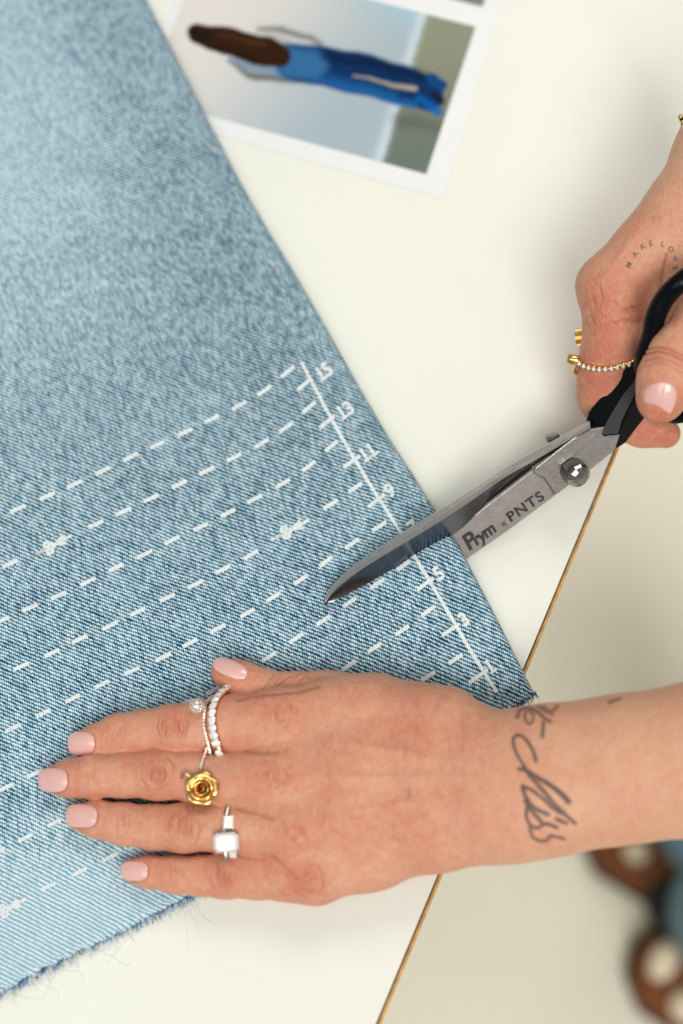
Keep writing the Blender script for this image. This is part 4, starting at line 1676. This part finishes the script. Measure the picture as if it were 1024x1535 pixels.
# upper blade: bright back strip, dark ground face
To = [(486, 903), (495, 884), (518, 859), (556, 830), (607, 797), (658, 765), (708, 734), (754, 704), (801, 677), (847, 652), (884, 631)]
Tm = [(487, 904), (503, 884), (530, 862), (560, 842), (608, 813), (659, 782), (709, 749), (755, 717), (802, 690), (848, 663), (885, 642)]
Te = [(487, 907), (505, 899), (541, 880), (582, 857), (632, 829), (683, 799), (709, 776), (757, 726), (803, 693), (849, 664), (886, 644)]
zm = [.0080, .0115, .0135, .0165, .0200, .0230, .0262, .0285, .0300, .0320, .0345]
zo = [.0076, .0095, .0110, .0138, .0170, .0200, .0235, .0262, .0280, .0300, .0325]
ze = [.0078, .0082, .0082, .0082, .0085, .0095, .0120, .0175, .0240, .0290, .0330]


def dens(a, k=5):
    return catmull(a, k)


to_ = [Vector(P(p[0], p[1], p[2])) for p in dens([(*a, z) for a, z in zip(To, zo)])]
tm_ = [Vector(P(p[0], p[1], p[2])) for p in dens([(*a, z) for a, z in zip(Tm, zm)])]
te_ = [Vector(P(p[0], p[1], p[2])) for p in dens([(*a, z) for a, z in zip(Te, ze)])]
n = len(to_)


def strip_mesh(name, rows, mat, smooth=False):
    V, F = [], []
    m = len(rows)
    for i in range(n):
        for r_ in rows:
            V.append(r_[i])
    for i in range(n - 1):
        for k in range(m - 1):
            F.append((i * m + k, (i + 1) * m + k, (i + 1) * m + k + 1, i * m + k + 1))
    return mesh(name, V, F, mat, scs, smooth)


back_ = [a + Vector((-0.0004, 0.0008, -0.0022)) for a in to_]
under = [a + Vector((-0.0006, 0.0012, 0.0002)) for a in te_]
hollow = [a.lerp(b, .5) + Vector((-.0003, .0006, -.0003)) for a, b in zip(tm_, te_)]
mid_s = [a.lerp(b, .55) + Vector((0, 0, .0003)) for a, b in zip(to_, tm_)]
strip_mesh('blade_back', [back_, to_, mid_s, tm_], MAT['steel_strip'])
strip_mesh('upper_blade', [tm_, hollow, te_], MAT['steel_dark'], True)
strip_mesh('blade_underside', [te_, under, back_], MAT['steel_shade'])
# black plate added as the painted shadow in the open jaw
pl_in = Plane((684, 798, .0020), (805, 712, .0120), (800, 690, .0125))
plate('jaw_shadow_plate', [(684, 800), (740, 758), (803, 708), (880, 650), (880, 640), (806, 680), (750, 715), (690, 765)], pl_in, 0.0008, MAT['steel_shade'], 0)
# pivot screw and its nut
pn = pl_piv.n
ax_s = (pn + Vector((0.35, -0.35, 0))).normalized()
b0 = pl_piv.at(857, 703, 0.0)


def knob(name, base, axis, r_, h, seg, mat, facets=True):
    u = axis.cross(Vector((0, 1, 0))).normalized()
    w = axis.cross(u)
    rows = [(r_ * 0.96, 0), (r_, 0.0003), (r_, h * 0.72), (r_ * 0.90, h * 0.88), (r_ * 0.62, h), (0.0001, h * 1.03)]
    V, F = [], []
    for rr, z in rows:
        for k in range(seg):
            a = 2 * math.pi * k / seg
            V.append(base + axis * z + (u * math.cos(a) + w * math.sin(a)) * rr)
    for i in range(len(rows) - 1):
        for k in range(seg):
            l = (k + 1) % seg
            F.append((i * seg + k, i * seg + l, (i + 1) * seg + l, (i + 1) * seg + k))
    F.append(tuple(range(seg - 1, -1, -1)))
    return mesh(name, V, F, mat, scs, False)


knob('pivot_screw', b0, ax_s, 0.0050, 0.0070, 11, MAT['screw'])
knob('pivot_nut', P(829, 659, .0200), (Vector((-0.2, 0.5, 0.6))).normalized(), 0.0028, 0.0022, 12, MAT['screw'])

# handles
pl_h = Plane((885, 652, .0270), (978, 505, .0560), (945, 600, .0395))
hA = plate('handle', [(882, 619), (878, 633), (876, 646), (884, 653), (894, 657), (912, 654), (930, 652), (946, 610), (964, 568), (985, 530), (978, 519), (963, 531), (948, 542), (930, 559), (910, 582), (896, 601)], pl_h, 0.0060, MAT['black'], 0.0007, 3, 0.0, False)
plate('handle_flat', [(899, 653), (927, 650), (932, 632), (941, 612), (962, 571), (966, 558), (950, 572), (932, 594), (912, 627)], pl_h, 0.0008, MAT['satin'], 0.0002, 1, 0.0003)
pl_h2 = Plane((925, 660, .0240), (1000, 560, .0420), (965, 630, .0270))
plate('handle', [(932, 630), (927, 652), (921, 673), (927, 672), (939, 664), (952, 646), (966, 628), (990, 600), (1000, 560), (975, 560), (950, 590)], pl_h2, 0.0060, MAT['black'], 0.0007, 3, 0.0, False)
# thumb loop
loop_pts = [(964, 552, 5.2), (968, 530, 5.9), (977, 503, 6.6), (983, 474, 7.2), (997, 447, 7.7), (1018, 425, 8.2), (1045, 408, 8.4), (1085, 405, 8.2), (1110, 440, 7.4), (1112, 500, 6.0), (1090, 560, 4.8), (1050, 600, 4.0), (1010, 600, 3.9), (975, 578, 4.5)]
lp = catmull([tuple(P(x, y, z / 100)) for x, y, z in loop_pts] + [tuple(P(964, 552, .052))], 7)[:-1]
rad_ = [0.0037] * len(lp)
V_, F_ = tube(lp, rad_, 14, True)
o = mesh('thumb_loop', V_, F_, MAT['black'], scs)
# finger loop, mostly beyond the frame
lp = catmull([tuple(P(x, y, z / 100)) for x, y, z in [(975, 600, 3.4), (990, 615, 3.0), (1012, 625, 2.8), (1045, 618, 2.8), (1100, 600, 3.0), (1150, 560, 3.6), (1170, 500, 4.2)]], 6)
V_, F_ = tube(lp, 0.0026, 14)
mesh('finger_loop', V_, F_, MAT['black'], scs)

# ------------------------------------------------------------------ someone standing beyond the table
MAT['brown'] = simple('brown_suede', lin(122, 68, 32), 0.8, 0, 0.15, 60)
MAT['dark_sole'] = simple('dark_sole', lin(46, 36, 24), 0.8, 0, 0.1, 60)
MAT['cream'] = simple('cream_leather', lin(244, 226, 196), 0.6, 0, 0.04, 60)
MAT['jean2'] = simple('blue_jeans', lin(92, 128, 148), 0.9, 0, 0.15, 90)
MAT['lump_black'] = simple('matte_black', (0.015, 0.014, 0.012), 0.9, 0, 0.2, 60)
MAT['paleskin'] = simple('ankle_skin', lin(224, 176, 146), 0.6, 0, 0.05, 40)
per = thing('person', P(1040, 1400, FZ), 'person standing beyond the table in blue jeans and brown and cream shoes', 'person')


def ellipsoid(bag, c, r_, rot=0.0, seg=20, rings=12, zmin=-1):
    V, F = [], []
    ca, sa = math.cos(rot), math.sin(rot)
    for i in range(rings + 1):
        t_ = math.pi * i / rings
        for k in range(seg):
            a = 2 * math.pi * k / seg
            x, y, z = r_[0] * math.sin(t_) * math.cos(a), r_[1] * math.sin(t_) * math.sin(a), r_[2] * max(zmin, math.cos(t_))
            V.append(Vector((c[0] + x * ca - y * sa, c[1] + x * sa + y * ca, c[2] + z)))
    for i in range(rings):
        for k in range(seg):
            l = (k + 1) % seg
            F.append((i * seg + k, (i + 1) * seg + k, (i + 1) * seg + l, i * seg + l))
    bag.add((V, F))


def shoe(toe_px, heel_px, patches):
    a, b = P(*toe_px, FZ), P(*heel_px, FZ)
    d = (b - a).normalized()
    ang = math.atan2(d.y, d.x)
    sd = Vector((-d.y, d.x, 0))
    L = 0.255
    rows = [(0.0, .012, .010), (.06, .034, .030), (.2, .046, .044), (.4, .045, .058), (.6, .038, .070), (.8, .035, .074), (.95, .030, .070), (1.0, .012, .060)]
    for nm, mt, zs, grow in (('sole', MAT['dark_sole'], (0.0, .018), .004), ('shoe', MAT['brown'], None, 0)):
        V, F = [], []
        seg = 16
        for (f, w, h_) in rows:
            c = a + d * (f * L)
            for k in range(seg):
                t_ = 2 * math.pi * k / seg
                y = math.cos(t_) * (w + grow)
                if zs:
                    z = zs[0] if math.sin(t_) < 0 else zs[1]
                else:
                    z = 0.012 + max(0, math.sin(t_)) * h_
                V.append(Vector((c.x, c.y, FZ + z)) + sd * y)
        m = len(rows)
        for i in range(m - 1):
            for k in range(seg):
                l = (k + 1) % seg
                F.append((i * seg + k, i * seg + l, (i + 1) * seg + l, (i + 1) * seg + k))
        F.append(tuple(range(seg - 1, -1, -1)))
        F.append(tuple((m - 1) * seg + k for k in range(seg)))
        o = mesh(nm, V, F, mt, per)
        ob = o
    for (x, y, rx, ry, rot) in patches:
        bag = Bag()
        c = P(x, y, FZ + .052)
        ellipsoid(bag, (c.x, c.y, c.z), (rx, ry, .014), rot)
        bag.build('cream_patch', MAT['cream'], per)
    return a, d


shoe((876, 1246), (1100, 1300), [(956, 1276, .0115, .0105, -0.3)])
shoe((944, 1490), (1180, 1400), [(995, 1440, .0115, .0175, -0.5), (1030, 1508, .014, .014, 0.2)])
for (x, y, x2, y2, nm) in [(1080, 1225, 1210, 1190, 'trouser_leg'), (1105, 1375, 1250, 1350, 'trouser_leg')]:
    pts = [P(x, y, FZ + .05), P(x2, y2, FZ + .45)]
    V_, F_ = tube([pts[0], pts[0].lerp(pts[1], .5), pts[1]], [.058, .066, .08], 20)
    mesh(nm, V_, F_, MAT['jean2'], per)
bag = Bag()
c = P(1045, 1350, FZ + .03)
ellipsoid(bag, (c.x, c.y, c.z), (.045, .045, .03), 0.2)
bag.build('dark_lump', MAT['lump_black'], per)  # near-black lump between the shoes and trouser legs
